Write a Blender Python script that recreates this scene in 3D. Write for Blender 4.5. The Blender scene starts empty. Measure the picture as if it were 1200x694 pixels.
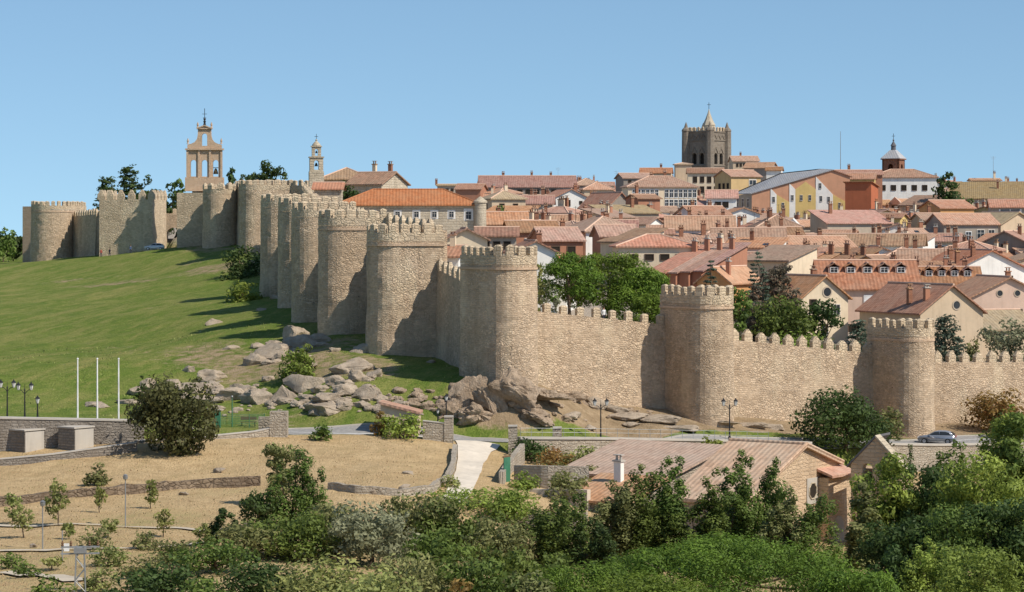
import bpy, bmesh, math, random
import numpy as np
from mathutils import Vector, Matrix, noise
random.seed(7); RNG = np.random.default_rng(7)
S = bpy.context.scene; C = S.collection
F, H0, CZ = 3000.0, 268.0, 45.0          # focal length in 1200-px units, horizon row, eye height
R = math.radians

def at(px, py, Y): return Vector(((px-600)*Y/F, Y, CZ-(py-H0)*Y/F))
def proj(x, y, z): return (600+F*x/y, H0+F*(CZ-z)/y)

# ------------------------------------------------------------------ terrain heights
class TPS:
    def __init__(s, pts, lam=0.02):
        P = np.array(pts, float); n = len(P); s.P = P[:, :2]/100.0
        d = np.linalg.norm(s.P[:, None]-s.P[None], axis=2)
        K = s.k(d)+lam*np.eye(n)*0.01
        A = np.zeros((n+3, n+3)); A[:n, :n] = K; A[:n, n] = 1; A[:n, n+1:] = s.P
        A[n, :n] = 1; A[n+1:, :n] = s.P.T
        s.w = np.linalg.solve(A, np.concatenate([P[:, 2], np.zeros(3)]))
    @staticmethod
    def k(d): return d*d*np.log(d+1e-9)
    def __call__(s, x, y):
        q = np.stack([np.ravel(x), np.ravel(y)], 1)/100.0
        out = np.empty(len(q)); n = len(s.P)
        for i in range(0, len(q), 20000):
            qq = q[i:i+20000]
            d = np.linalg.norm(qq[:, None]-s.P[None], axis=2)
            out[i:i+20000] = s.k(d)@s.w[:n]+s.w[n]+qq@s.w[n+1:]
        return out.reshape(np.shape(x))
def ctl(lst, extra=()): return [tuple(at(*p)) for p in lst]+list(extra)

EXT = TPS(ctl([(-150,488,252),(0,489,250),(90,492,251),(150,493,252),(240,498,254),(340,505,256),(440,509,257),(550,516,256),(640,516.5,258),(550,513,260.5),(600,513,261),(640,514,262.5),(760,516,269),
 (700,518,261.5),(850,520,270),(1000,521,279.5),(1100,520,286.5),(1250,515,297),(1400,515,330),
 (340,500,260),(700,511,266.5),(850,512,274),(1000,515,283.5),(1120,513,291),(1250,508,301),
 (545,478,264),(585,462,266),(614,460,265.5),(600,458,265),(650,462,272),(720,475,280),(770,492,276),(817,495,277),(770,497,273),(700,497,272),(940,506,285),(1058,512,292),(1200,505,302),
 (530,432,277),(525,450,268),(500,447,270),(445,419,285),(480,417,288),(440,440,272),(400,445,270),(390,410,291),(403,395,301),
 (330,472,271),(250,482,267),(150,486,265),(330,415,296),(358,380,319),(345,362,341),(325,348,366),(315,340,385),(300,318,430),(292,297,475),
 (258,290,515),(222,291,525),(190,292,535),(148,298,540),(95,301,560),(62,305,570),(20,308,590),(-80,312,600),
 (200,320,470),(100,350,415),(0,330,500),(200,400,325),(100,430,290),(0,400,345),(250,440,288),(0,450,280),(280,385,322),(250,340,410),(-150,400,345),(-150,450,275),(-200,340,480)],
 [(-200,700,38),(-100,720,36),(-300,500,28),(-300,300,24),(200,300,16),(300,340,14),(200,420,16)]))
LOW = TPS(ctl([(-120,548,231),(0,545,233),(100,538,234),(165,529,237),(250,522,242),(330,514,248),(440,512,251),(500,518,250),(550,519,253),(640,545,250),
 (0,594,208),(120,583,212),(300,569,220),(400,575,214),(470,584,212),(520,560,225),(545,576,217),(400,535,238),(250,545,232),
 (0,645,178),(150,642,178),(250,605,200),(0,700,152),(200,705,150),(400,650,182),(400,760,140),(600,622,205),(600,770,140),(690,625,212),
 (760,645,208),(850,665,200),(1000,660,215),(1000,580,258),(1100,560,276),(1250,550,300),(800,560,252),(700,548,250),(900,800,140),(1200,660,200),(1200,800,140),(1400,560,310),(1400,700,200)],
 [(0,-10,CZ-1.7),(-60,-10,CZ-3),(60,-10,CZ-3),(0,40,34),(-60,50,29),(60,50,29),(0,90,23),(-80,100,20),(80,100,20),(-160,180,24),(-160,100,20),(160,150,20),(-200,260,26),(0,-120,45),(0,12,CZ-2.5)]))
INT = TPS(ctl([(560,350,310),(640,385,310),(640,318,450),(640,285,600),(640,248,850),(900,400,322),(900,330,450),(900,292,600),(900,238,900),
 (1150,425,335),(1150,345,450),(1150,298,600),(1150,245,900),(1400,430,350),(1400,300,600),(1400,250,900),(470,330,330),(480,295,420),(400,290,380),(320,290,420),
 (330,270,520),(220,280,560),(150,285,600),(150,260,700),(400,255,700),(400,240,900),(760,262,750),(780,408,303),(1000,420,322)],
 [(0,1100,30),(300,1100,30),(-150,1100,25)]))

# wall line in plan (inside of the wall is on the right-hand/back side)
WT = {  # circle centre px, Y, radius, straight length, axis angle, base py, top py
 'W2': (1070,310,2.4,5.6), 'W1': (831,288,2.65,5.9), 'W0': (597,268,2.9,5.6)}
def P2(px, Y): return ((px-600)*Y/F, Y)
TA = R(28.5)
def back(px, Y, L, ax): x, y = P2(px, Y); return (x-ax[0]*L, y-ax[1]*L)
AXW = (math.sin(TA), -math.cos(TA)); AXN = (-math.cos(R(14)), -math.sin(R(14)))
bW0 = back(597,268,5.6,AXW); bW1 = back(831,280,5.9,AXW); bW2 = back(1070,295,5.6,AXW)
NT = [(460,290,2.9,5.4),(401,306,2.85,5.2),(368,323,2.8,5.2),(350,345,2.75,5.2),(328,370,2.75,5.2)]
bN = [back(p,Y,L,AXN) for p,Y,r,L in NT]
LINE = [P2(1330,321), bW2, bW1, bW0]+bN+[P2(362,420), P2(360,470), P2(306,484), P2(280,527), P2(238,541), P2(200,556), P2(150,560), P2(100,575), P2(60,592)]
POLY = np.array(LINE+[(-118,640),(-160,1000),(500,1000),(500,380)])
def inside(x, y):
    x = np.asarray(x, float); y = np.asarray(y, float); r = np.zeros(x.shape, bool); n = len(POLY)
    for i in range(n):
        x1,y1 = POLY[i]; x2,y2 = POLY[(i+1)%n]
        c = ((y1 > y) != (y2 > y))
        with np.errstate(divide='ignore', invalid='ignore'):
            r ^= c & (x < (x2-x1)*(y-y1)/((y2-y1) if y2 != y1 else 1e-9)+x1)
    return r
BX = np.array([P2(p,Y) for p,Y in [(-900,236),(-250,238),(0,240),(165,243),(250,246.5),(330,250),(440,252.5),(530,252.3),(600,252.6),(700,256.5),(850,265.5),(1000,275),(1100,282),(1300,296),(1800,330)]])
def Yb(x): return np.interp(x, BX[:,0], BX[:,1])
def hgt(x, y):
    x = np.asarray(x, float); y = np.asarray(y, float)
    t = np.clip((y-Yb(x)-0.5)/0.6, 0, 1)
    out = EXT(x, y)*t+LOW(x, y)*(1-t)
    ins = inside(x, y)
    out = np.where(ins, INT(x, y), out)
    # far away everything settles on a low plain
    d = np.maximum.reduce([np.abs(x)-260, y-960, -60-y, 0*x]); k = np.clip(d/500, 0, 1); k = k*k*(3-2*k)
    d2 = np.clip((-x-70-(y-200)*0.11)/140, 0, 1)
    return np.clip(out, 5, 70)*(1-k)+8*k
def bumpz(x, y):
    x = np.asarray(x, float); y = np.asarray(y, float); yb = Yb(x); w = np.clip(np.maximum(yb-1.2-y, y-yb-9)/3, 0, 1)
    w = w*((np.abs(x) < 120) & (y > 120) & (y < 640) & ~inside(x, y)); out = np.zeros(x.shape)
    for i in np.ndindex(x.shape):
        if w[i] > 0:
            p = Vector((x[i], y[i], 0)); out[i] = w[i]*(.22*noise.noise(p*.22)+.10*noise.noise(p*.7))
    return out
def gz(x, y): return float(hgt(np.array([x]), np.array([y]))[0])
YS = np.concatenate([np.arange(95,420,0.25), np.arange(420,1100,1.0)])
def hit(px, py):
    x = (px-600)*YS/F; z = CZ-(py-H0)*YS/F
    i = int(np.argmax(z <= hgt(x, YS)))
    Y = YS[i]; return Vector(((px-600)*Y/F, Y, gz((px-600)*Y/F, Y)))

# ------------------------------------------------------------------ node materials
M = {}
def newmat(name):
    m = bpy.data.materials.new(name); m.use_nodes = True; nt = m.node_tree; nt.nodes.clear()
    o = nt.nodes.new('ShaderNodeOutputMaterial'); b = nt.nodes.new('ShaderNodeBsdfPrincipled')
    nt.links.new(b.outputs[0], o.inputs[0]); b.inputs['Roughness'].default_value = 0.85
    b.inputs['Specular IOR Level'].default_value = 0.25
    M[name] = m; return m, nt, b, o
class NB:
    def __init__(s, nt): s.nt = nt
    def n(s, t, ins=None, **kw):
        nd = s.nt.nodes.new(t)
        for k, v in kw.items(): setattr(nd, k, v)
        for k, v in (ins or {}).items():
            if hasattr(v, 'links'): s.nt.links.new(v, nd.inputs[k])
            else: nd.inputs[k].default_value = v
        return nd
    def noise(s, vec, scale, det=4, rough=0.55):
        return s.n('ShaderNodeTexNoise', {'Vector': vec, 'Scale': scale, 'Detail': det, 'Roughness': rough}).outputs[0]
    def mix(s, f, a, b, bt='MIX'):
        nd = s.n('ShaderNodeMix', data_type='RGBA', blend_type=bt)
        for k, v in ((0, f), (6, a), (7, b)):
            if hasattr(v, 'links'): s.nt.links.new(v, nd.inputs[k])
            else: nd.inputs[k].default_value = v if k == 0 or len(v) == 4 else (*v, 1)
        return nd.outputs[2]
    def ramp(s, f, lo, hi): return s.n('ShaderNodeMapRange', {0: f, 1: lo, 2: hi}).outputs[0]
    def math(s, op, a, b=0.0):
        return s.n('ShaderNodeMath', {0: a, 1: b}, operation=op).outputs[0]
    def bump(s, hgt_, st, dist, bsdf, normal=None):
        b = s.n('ShaderNodeBump', {'Height': hgt_, 'Strength': st, 'Distance': dist})
        if normal: s.nt.links.new(normal, b.inputs['Normal'])
        s.nt.links.new(b.outputs[0], bsdf.inputs['Normal']); return b.outputs[0]
    def mapv(s, vec, sc): return s.n('ShaderNodeVectorMath', {0: vec, 1: sc}, operation='MULTIPLY').outputs[0]
    def link(s, a, b): s.nt.links.new(a, b)
def plain(name, col, rough=0.7, metal=0.0, var=0.15, scale=1.5):
    m, nt, b, o = newmat(name); q = NB(nt); g = q.n('ShaderNodeNewGeometry').outputs['Position']
    f = q.noise(g, scale, 5)
    d = tuple(c*(1-var) for c in col); l = tuple(min(1, c*(1+var)) for c in col)
    q.link(q.mix(q.ramp(f, .3, .7), d, l), b.inputs['Base Color'])
    b.inputs['Roughness'].default_value = rough; b.inputs['Metallic'].default_value = metal
    return m
def masonry(name, c1, c2, mort, bw=.75, bh=.36, msize=.03, dist=.10, stain=(.25,.17,.1), rub=0.6, weather=1.0):
    m, nt, b, o = newmat(name); q = NB(nt)
    uv = q.n('ShaderNodeTexCoord').outputs['UV']; g = q.n('ShaderNodeNewGeometry').outputs['Position']
    nv = q.n('ShaderNodeTexNoise', {'Vector': g, 'Scale': 1.3, 'Detail': 4}).outputs[1]
    off = q.n('ShaderNodeVectorMath', {0: nv, 1: (dist*2.6, dist*2.6, 0)}, operation='MULTIPLY').outputs[0]
    v = q.n('ShaderNodeVectorMath', {0: uv, 1: off}, operation='ADD').outputs[0]
    br = q.n('ShaderNodeTexBrick', {'Vector': v, 'Scale': 1.0, 'Mortar Size': msize, 'Mortar Smooth': .4, 'Brick Width': bw, 'Row Height': bh, 'Bias': 0.0,
        'Color1': (1,1,1,1), 'Color2': (0,0,0,1), 'Mortar': (.5,.5,.5,1)}, offset=.47, squash=1.3, squash_frequency=3)
    vs = q.mapv(v, (1/bw*1.1, 1/bh*.95, 1))
    vo = q.n('ShaderNodeTexVoronoi', {'Vector': vs, 'Scale': 1.0, 'Randomness': 1.0})
    ve = q.n('ShaderNodeTexVoronoi', {'Vector': vs, 'Scale': 1.0, 'Randomness': 1.0}, feature='DISTANCE_TO_EDGE')
    v2 = q.n('ShaderNodeTexVoronoi', {'Vector': vs, 'Scale': .42, 'Randomness': 1.0})                     # the odd big block
    sm = q.noise(g, 6.0, 4, .75); md = q.noise(g, 1.7, 5, .7)
    zone = q.math('MULTIPLY', q.ramp(q.noise(g, .3, 3), .36, .52), rub)                                     # coursed here, rubble there
    sx = lambda c: q.n('ShaderNodeSeparateColor', {0: c}).outputs[0]
    tone = sx(q.mix(zone, br.outputs[0], vo.outputs['Color'])); tone = q.math('ADD', q.math('MULTIPLY', tone, .7), q.math('MULTIPLY', sx(v2.outputs['Color']), .3))
    edge = q.math('SUBTRACT', 1.0, q.ramp(ve.outputs[0], .01, .16)); mo = sx(q.mix(zone, br.outputs['Fac'], edge))
    f = q.math('ADD', q.math('MULTIPLY', tone, .55), q.math('ADD', q.math('MULTIPLY', sm, .28), q.math('MULTIPLY', md, .30)))
    base = q.mix(q.ramp(f, .22, .88), c2, c1)
    gr = sx(q.n('ShaderNodeTexVoronoi', {'Vector': vs, 'Scale': .9, 'Randomness': 1.0}).outputs['Color'])
    base = q.mix(q.math('MULTIPLY', q.math('GREATER_THAN', gr, .80), .5*rub), base, tuple(.55*(a+.06) for a in c1))            # scattered darker stones
    base = q.mix(q.math('MULTIPLY', mo, .45), base, mort)
    big = q.noise(g, .16, 5, .65); base = q.mix(q.math('MULTIPLY', q.ramp(big, .48, .72), .5*weather), base, stain)
    big2 = q.noise(q.mapv(g, (1,1,.35)), .33, 5, .65); base = q.mix(q.math('MULTIPLY', q.ramp(big2, .52, .75), .45*weather), base, tuple(min(.85, c*1.2) for c in c1))
    st = q.noise(q.mapv(g, (1.1,1.1,.07)), 1.0, 4, .65); base = q.mix(q.math('MULTIPLY', q.ramp(st, .54, .74), .42*weather), base, tuple(c*.8 for c in stain))   # runs from the crest
    if rub > .8:      # putlog holes
        ph = q.n('ShaderNodeTexVoronoi', {'Vector': q.mapv(v, (.42, .55, 1)), 'Scale': 1.0, 'Randomness': .55}); hole = q.math('MULTIPLY', q.math('LESS_THAN', ph.outputs[0], .042), q.math('GREATER_THAN', sx(ph.outputs['Color']), .45))
        base = q.mix(q.math('MULTIPLY', hole, .85), base, (.05,.035,.025))
    q.link(base, b.inputs['Base Color'])
    hh = q.math('ADD', q.math('MULTIPLY', q.math('SUBTRACT', 1.0, mo), .7), q.math('ADD', q.math('MULTIPLY', tone, .45), q.math('ADD', q.math('MULTIPLY', sm, .6), q.math('MULTIPLY', md, .5))))
    q.bump(hh, .9, .14, b); b.inputs['Roughness'].default_value = .95
    return m
def tiles(name, c1, c2, old, stripe=.26):
    m, nt, b, o = newmat(name); q = NB(nt)
    uv = q.n('ShaderNodeTexCoord').outputs['UV']; g = q.n('ShaderNodeNewGeometry').outputs['Position']
    rnd = q.n('ShaderNodeObjectInfo').outputs['Random']
    wv = q.n('ShaderNodeTexWave', {'Vector': uv, 'Scale': 1.25 if stripe > .3 else .62, 'Distortion': 1.0, 'Detail': 1.0, 'Detail Scale': 1.5}, bands_direction='X').outputs[1]
    wv2 = q.n('ShaderNodeTexWave', {'Vector': uv, 'Scale': .85, 'Distortion': 1.0, 'Detail': 2.0}, bands_direction='Y').outputs[1]
    vo = q.n('ShaderNodeTexVoronoi', {'Vector': q.mapv(uv, (4, 2.2, 1) if stripe > .3 else (2.2, 1.5, 1)), 'Scale': 1.0}).outputs['Color']
    t = q.n('ShaderNodeSeparateColor', {0: vo}).outputs[0]
    big = q.noise(g, .45, 6, .72); mid = q.noise(g, 2.0, 4, .7)
    base = q.mix(t, c2, c1)
    base = q.mix(q.math('MULTIPLY', q.ramp(big, .42, .68), .75), base, old)
    base = q.mix(q.math('MULTIPLY', q.math('SUBTRACT', 1.0, wv), stripe), base, tuple(c*.35 for c in c2))
    base = q.mix(q.math('MULTIPLY', q.ramp(mid, .55, .8), .4), base, tuple(min(1, c*1.35) for c in c1))
    hsv = q.n('ShaderNodeHueSaturation', {'Hue': q.n('ShaderNodeMapRange', {0: rnd, 3: .488, 4: .512}).outputs[0], 'Saturation': q.n('ShaderNodeMapRange', {0: q.math('FRACT', q.math('MULTIPLY', rnd, 7.3)), 3: .8, 4: 1.12}).outputs[0],
        'Value': q.n('ShaderNodeMapRange', {0: q.math('FRACT', q.math('MULTIPLY', rnd, 13.7)), 3: .72, 4: 1.15}).outputs[0], 'Color': base})
    q.link(hsv.outputs[0], b.inputs['Base Color'])
    q.bump(q.math('ADD', wv, q.math('MULTIPLY', wv2, .35)), .8 if stripe > .3 else .35, .08, b); b.inputs['Roughness'].default_value = .88
    return m
def plaster(name, col, dirt=.35):
    m, nt, b, o = newmat(name); q = NB(nt); g = q.n('ShaderNodeNewGeometry').outputs['Position']
    a = q.noise(g, .5, 5, .65); st = q.noise(q.mapv(g, (1.5,1.5,.15)), 1.0, 4); f = q.noise(g, 6, 3)
    base = q.mix(q.ramp(a, .3, .75), tuple(c*.86 for c in col), tuple(min(.9, c*1.06) for c in col))
    base = q.mix(q.math('MULTIPLY', q.ramp(st, .5, .78), dirt), base, tuple(c*.5 for c in col))
    base = q.mix(q.math('MULTIPLY', f, .15), base, tuple(c*.7 for c in col))
    q.link(base, b.inputs['Base Color']); q.bump(f, .25, .02, b); b.inputs['Roughness'].default_value = .9
    return m
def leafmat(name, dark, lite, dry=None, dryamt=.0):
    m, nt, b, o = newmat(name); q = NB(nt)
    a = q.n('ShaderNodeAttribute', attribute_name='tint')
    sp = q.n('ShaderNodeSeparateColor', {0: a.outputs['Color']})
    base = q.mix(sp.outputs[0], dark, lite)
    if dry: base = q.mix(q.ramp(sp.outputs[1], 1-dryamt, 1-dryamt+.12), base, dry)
    rnd = q.n('ShaderNodeObjectInfo').outputs['Random']
    hs = q.n('ShaderNodeHueSaturation', {'Color': base, 'Hue': q.n('ShaderNodeMapRange', {0: rnd, 3: .485, 4: .512}).outputs[0], 'Value': q.n('ShaderNodeMapRange', {0: q.math('FRACT', q.math('MULTIPLY', rnd, 5.7)), 3: .85, 4: 1.15}).outputs[0]})
    q.link(hs.outputs[0], b.inputs['Base Color']); b.inputs['Roughness'].default_value = .6
    tr = q.n('ShaderNodeBsdfTranslucent', {'Color': hs.outputs[0]}); mx = q.n('ShaderNodeMixShader', {0: .36})
    q.link(b.outputs[0], mx.inputs[1]); q.link(tr.outputs[0], mx.inputs[2]); q.link(mx.outputs[0], o.inputs[0])
    return m

masonry('wall_stone', (.79,.61,.425), (.36,.258,.17), (.57,.44,.305), .40,.215, .03, .12, stain=(.36,.262,.172), rub=.95)
masonry('wall_stone_pale', (.79,.635,.445), (.42,.32,.21), (.52,.42,.30), .55,.3, .03, .1, stain=(.33,.25,.17), rub=.9, weather=.7)
masonry('ashlar', (.64,.555,.42), (.50,.42,.31), (.33,.26,.18), .9,.42, .02, .03, stain=(.3,.25,.17), rub=.25)
masonry('grey_masonry', (.36,.32,.27), (.19,.165,.14), (.12,.105,.09), .55,.26, .05, .05, stain=(.22,.18,.14), rub=.45)
masonry('pale_masonry', (.52,.46,.37), (.36,.30,.23), (.30,.25,.19), .5,.26, .04, .07, stain=(.3,.24,.17), rub=.6)
masonry('dry_stone', (.33,.25,.17), (.11,.08,.055), (.07,.05,.035), .55,.3, .06, .12, stain=(.16,.11,.07), rub=1.0)
masonry('brick', (.42,.20,.12), (.28,.12,.07), (.36,.25,.18), .5,.16, .025, .02, stain=(.25,.12,.08), rub=0)
masonry('gable_brick', (.70,.52,.36), (.52,.36,.24), (.58,.46,.34), .6,.2, .03, .02, stain=(.46,.33,.22), rub=.1, weather=.7)
masonry('cathedral_stone', (.31,.265,.21), (.20,.165,.13), (.15,.125,.10), .9,.5, .03, .04, stain=(.15,.11,.08), rub=.1)
tiles('tile_orange', (0.533,0.267,0.163), (0.348,0.158,0.091), (0.447,0.284,0.198))
tiles('tile_brown', (0.499,0.280,0.176), (0.316,0.170,0.103), (0.387,0.271,0.181))
tiles('tile_pink', (0.571,0.315,0.218), (0.386,0.205,0.135), (0.462,0.319,0.231))
tiles('tile_ochre', (0.504,0.351,0.198), (0.339,0.224,0.124), (0.387,0.297,0.198))
tiles('tile_red', (.56,.185,.085), (.42,.125,.055), (.48,.22,.12))
tiles('tile_grey', (.38,.39,.41), (.30,.31,.33), (.42,.39,.36))
plaster('ridge_tile', (.66,.45,.33), .3)
for n_, c_ in dict(white=(.86,.83,.77), cream=(.76,.63,.45), pink=(.68,.50,.39), ochre=(.62,.44,.22), yellow=(.70,.51,.20), orange=(.62,.33,.14), grey=(.38,.33,.27),
        stone=(.52,.43,.33), tan=(.62,.48,.33), lilac=(.68,.60,.60), redwall=(.48,.15,.07), brickred=(.44,.21,.13), taupe=(.30,.26,.22)).items():  # last entry: a dark grey-brown wall colour
    plaster(n_, c_)
plaster('concrete', (.50,.46,.40)); plaster('kerb_stone', (.52,.45,.35), .3); plaster('slate', (.14,.14,.15), .2); plaster('dirt_path', (.66,.585,.48), .3)
plain('dark_metal', (.03,.03,.032), .5, .3); plain('grey_metal', (.32,.33,.33), .5, .5); plain('white_paint', (.80,.80,.78), .5); plain('green_paint', (.05,.17,.10), .5)
plain('asphalt', (.27,.26,.245), .9, 0, .2, 3); plain('bark', (.13,.095,.065), .95, 0, .35, 4); plain('bark_grey', (.20,.17,.14), .95, 0, .3, 4); plain('timber', (.16,.09,.05), .8)
plain('glass', (.035,.042,.05), .12, 0, .3, .6); plain('window_frame', (.62,.58,.52), .6); plain('dark_frame', (.12,.08,.055), .6); plain('opening_dark', (.03,.024,.018), .95)
plain('lamp_glass', (.75,.74,.68), .2); plain('bronze', (.10,.075,.04), .4, .8); plain('tyre', (.02,.02,.02), .8); plain('rim', (.5,.5,.52), .3, .8)
plain('car_silver', (.42,.44,.48), .25, .6, .03); plain('car_white', (.78,.78,.78), .25, .1, .03); plain('skin', (.5,.3,.2), .6); plain('hair', (.04,.025,.015), .7)
plain('cloth_dark', (.04,.045,.07), .85); plain('cloth_white', (.75,.75,.74), .85); plain('cloth_red', (.35,.05,.04), .85); plain('cloth_blue', (.08,.13,.25), .85)
plain('head_light', (.7,.7,.7), .1); plain('tail_light', (.4,.02,.02), .2)
def rockmat():
    m, nt, b, o = newmat('granite'); q = NB(nt); g = q.n('ShaderNodeNewGeometry').outputs['Position']
    a = q.noise(g, .8, 6, .65); f = q.noise(g, 9, 4, .7); l = q.noise(g, 2.6, 5, .7)
    base = q.mix(q.ramp(a, .32, .68), (.26,.20,.14), (.50,.405,.30)); base = q.mix(q.math('MULTIPLY', q.ramp(l, .52, .7), .55), base, (.17,.135,.095))
    base = q.mix(q.math('MULTIPLY', f, .3), base, (.62,.54,.44)); q.link(base, b.inputs['Base Color'])
    q.bump(q.math('ADD', q.math('MULTIPLY', l, 1.2), f), .9, .15, b); b.inputs['Roughness'].default_value = .95
rockmat()
def rockmat2():
    m, nt, b, o = newmat('brown_rock'); q = NB(nt); g = q.n('ShaderNodeNewGeometry').outputs['Position']
    a = q.noise(g, .6, 6, .65); f = q.noise(g, 7, 4, .7); l = q.noise(q.mapv(g, (1,1,.5)), 2.0, 5, .7)
    base = q.mix(q.ramp(a, .32, .68), (.32,.235,.16), (.58,.45,.325)); base = q.mix(q.math('MULTIPLY', q.ramp(l, .5, .68), .6), base, (.17,.125,.085))
    q.link(base, b.inputs['Base Color']); q.bump(q.math('ADD', q.math('MULTIPLY', l, 1.5), f), 1.0, .25, b); b.inputs['Roughness'].default_value = .95
rockmat2()
leafmat('leaf_mid', (0.027,0.053,0.013), (0.212,0.293,0.060), (.20,.15,.05), .06)
leafmat('leaf_dark', (0.015,0.030,0.010), (0.101,0.161,0.040), (.10,.09,.03), .04)
leafmat('leaf_olive', (0.056,0.069,0.022), (0.343,0.352,0.131), (.24,.19,.08), .12)
leafmat('leaf_grey', (0.069,0.081,0.044), (0.424,0.433,0.252), (.22,.19,.10), .05)
leafmat('leaf_pine', (0.027,0.060,0.010), (0.231,0.352,0.044), (.14,.13,.03), .05)
leafmat('leaf_pale', (0.075,0.094,0.027), (0.443,0.473,0.151), (.28,.22,.09), .15)
leafmat('leaf_lime', (0.062,0.094,0.015), (0.384,0.473,0.091), (.25,.2,.05), .08)
leafmat('leaf_spruce', (0.027,0.043,0.027), (0.172,0.222,0.151))
leafmat('leaf_purple', (0.044,0.037,0.027), (0.242,0.202,0.131), (.16,.07,.05), .25)
leafmat('leaf_rust', (0.088,0.056,0.022), (0.484,0.302,0.091), (.28,.12,.04), .35)
leafmat('straw', (.30,.21,.11), (.62,.46,.26), (.25,.27,.09), .18)

# ------------------------------------------------------------------ mesh builder
class MB:
    def __init__(s): s.v = []; s.f = []; s.uv = []; s.mi = []
    def add(s, verts, faces, uvs=None, mi=0):
        o = len(s.v); s.v += [Vector(p) for p in verts]
        for i, f in enumerate(faces):
            s.f.append([o+k for k in f]); s.mi.append(mi); s.uv.append(uvs[i] if uvs else None)
        return s
    def box(s, c, d, rz=0, mi=0, taper=1.0, tilt=None):
        hx, hy, hz = d[0]/2, d[1]/2, d[2]/2; m = Matrix.Rotation(rz, 3, 'Z')
        if tilt: m = m @ tilt
        vs = []
        for z in (-hz, hz):
            k = taper if z > 0 else 1
            for x, y in ((-hx,-hy),(hx,-hy),(hx,hy),(-hx,hy)): vs.append(Vector(c)+m@Vector((x*k, y*k, z)))
        return s.add(vs, [(3,2,1,0),(4,5,6,7),(0,1,5,4),(1,2,6,5),(2,3,7,6),(3,0,4,7)], mi=mi)
    def tube(s, p0, p1, r0, r1=None, n=8, mi=0, cap=True):
        p0 = Vector(p0); p1 = Vector(p1); r1 = r0 if r1 is None else r1
        d = (p1-p0); d = d.normalized() if d.length > 1e-6 else Vector((0,0,1))
        a = d.cross(Vector((0,0,1)) if abs(d.z) < .9 else Vector((1,0,0))).normalized(); b = a.cross(d)
        vs = [p+(a*math.cos(2*math.pi*i/n)+b*math.sin(2*math.pi*i/n))*r for p, r in ((p0, r0), (p1, r1)) for i in range(n)]
        fs = [(i, n+i, n+(i+1) % n, (i+1) % n) for i in range(n)]
        if cap: fs += [tuple(range(n)), tuple(range(2*n-1, n-1, -1))]
        return s.add(vs, fs, mi=mi)
    def prism(s, poly, z0, z1, mi=0, k=1.0):
        n = len(poly); cx = sum(p[0] for p in poly)/n; cy = sum(p[1] for p in poly)/n
        vs = [(x, y, z0) for x, y in poly]+[(cx+(x-cx)*k, cy+(y-cy)*k, z1) for x, y in poly]
        return s.add(vs, [tuple(range(n-1, -1, -1)), tuple(range(n, 2*n))]+[(i, (i+1) % n, n+(i+1) % n, n+i) for i in range(n)], mi=mi)
    def lathe(s, prof, c=(0,0,0), n=12, mi=0):
        vs = [(c[0]+r*math.cos(2*math.pi*i/n), c[1]+r*math.sin(2*math.pi*i/n), c[2]+z) for r, z in prof for i in range(n)]
        fs = [(j*n+i, j*n+(i+1) % n, (j+1)*n+(i+1) % n, (j+1)*n+i) for j in range(len(prof)-1) for i in range(n)]
        fs += [tuple(range(n-1, -1, -1)), tuple(range((len(prof)-1)*n, len(prof)*n))]
        return s.add(vs, fs, mi=mi)
    def shell(s, verts, faces, t, mi=0):       # closed slab: faces on top, copy t below
        n = len(verts); vs = [Vector(v) for v in verts]; lo = [v-Vector((0,0,t)) for v in vs]
        fs = [tuple(f) for f in faces]+[tuple(n+k for k in reversed(f)) for f in faces]; cnt = {}
        for f in faces:
            for i in range(len(f)): cnt[(f[i], f[(i+1) % len(f)])] = 1
        for a, b in cnt:
            if (b, a) not in cnt: fs.append((b, a, n+a, n+b))
        return s.add(vs+lo, fs, mi=mi)
    def mesh(s, name, mats, smooth=False):
        me = bpy.data.meshes.new(name); me.from_pydata([tuple(v) for v in s.v], [], s.f)
        for m in (mats if isinstance(mats, (list, tuple)) else [mats]): me.materials.append(M[m] if isinstance(m, str) else m)
        ul = me.uv_layers.new(name='UVMap'); buf = []
        for f, uv in zip(s.f, s.uv):
            if uv: buf += [c for p in uv for c in p]; continue
            a, b_, c = s.v[f[0]], s.v[f[1]], s.v[f[2]]; nrm = (b_-a).cross(c-a)
            if nrm.length < 1e-9: nrm = Vector((0,0,1))
            nrm.normalize()
            u = Vector((0,0,1)).cross(nrm); u = u.normalized() if u.length > .02 else Vector((1,0,0)); v = nrm.cross(u)
            for k in f: buf += [s.v[k].dot(u), s.v[k].dot(v)]
        ul.data.foreach_set('uv', buf); me.polygons.foreach_set('material_index', s.mi)
        if smooth: me.polygons.foreach_set('use_smooth', [True]*len(s.f))
        me.update(); return me
    def build(s, name, mats, parent=None, smooth=False, loc=None, rz=0): return link(name, s.mesh(name, mats, smooth), parent, loc, rz)
def link(name, data, parent=None, loc=None, rz=0, sc=None):
    o = bpy.data.objects.new(name, data); C.objects.link(o); o.parent = parent
    if loc is not None: o.location = loc
    if rz: o.rotation_euler.z = rz
    if sc: o.scale = sc
    return o
LABELS = {}
def tag(o, label=None, cat=None, group=None, kind=None):
    if label: o['label'] = label
    if cat: o['category'] = cat
    if group: o['group'] = group
    if kind: o['kind'] = kind
    return o
def thing(name, loc, rz=0, label=None, cat=None, group=None):
    o = link(name, None, None, loc, rz); o.empty_display_size = .5; return tag(o, label, cat, group)
def copy_tree(o, parent=None, data=None):
    c = o.copy(); C.objects.link(c); c.parent = parent
    for ch in list(o.children): copy_tree(ch, c)
    return c
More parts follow.
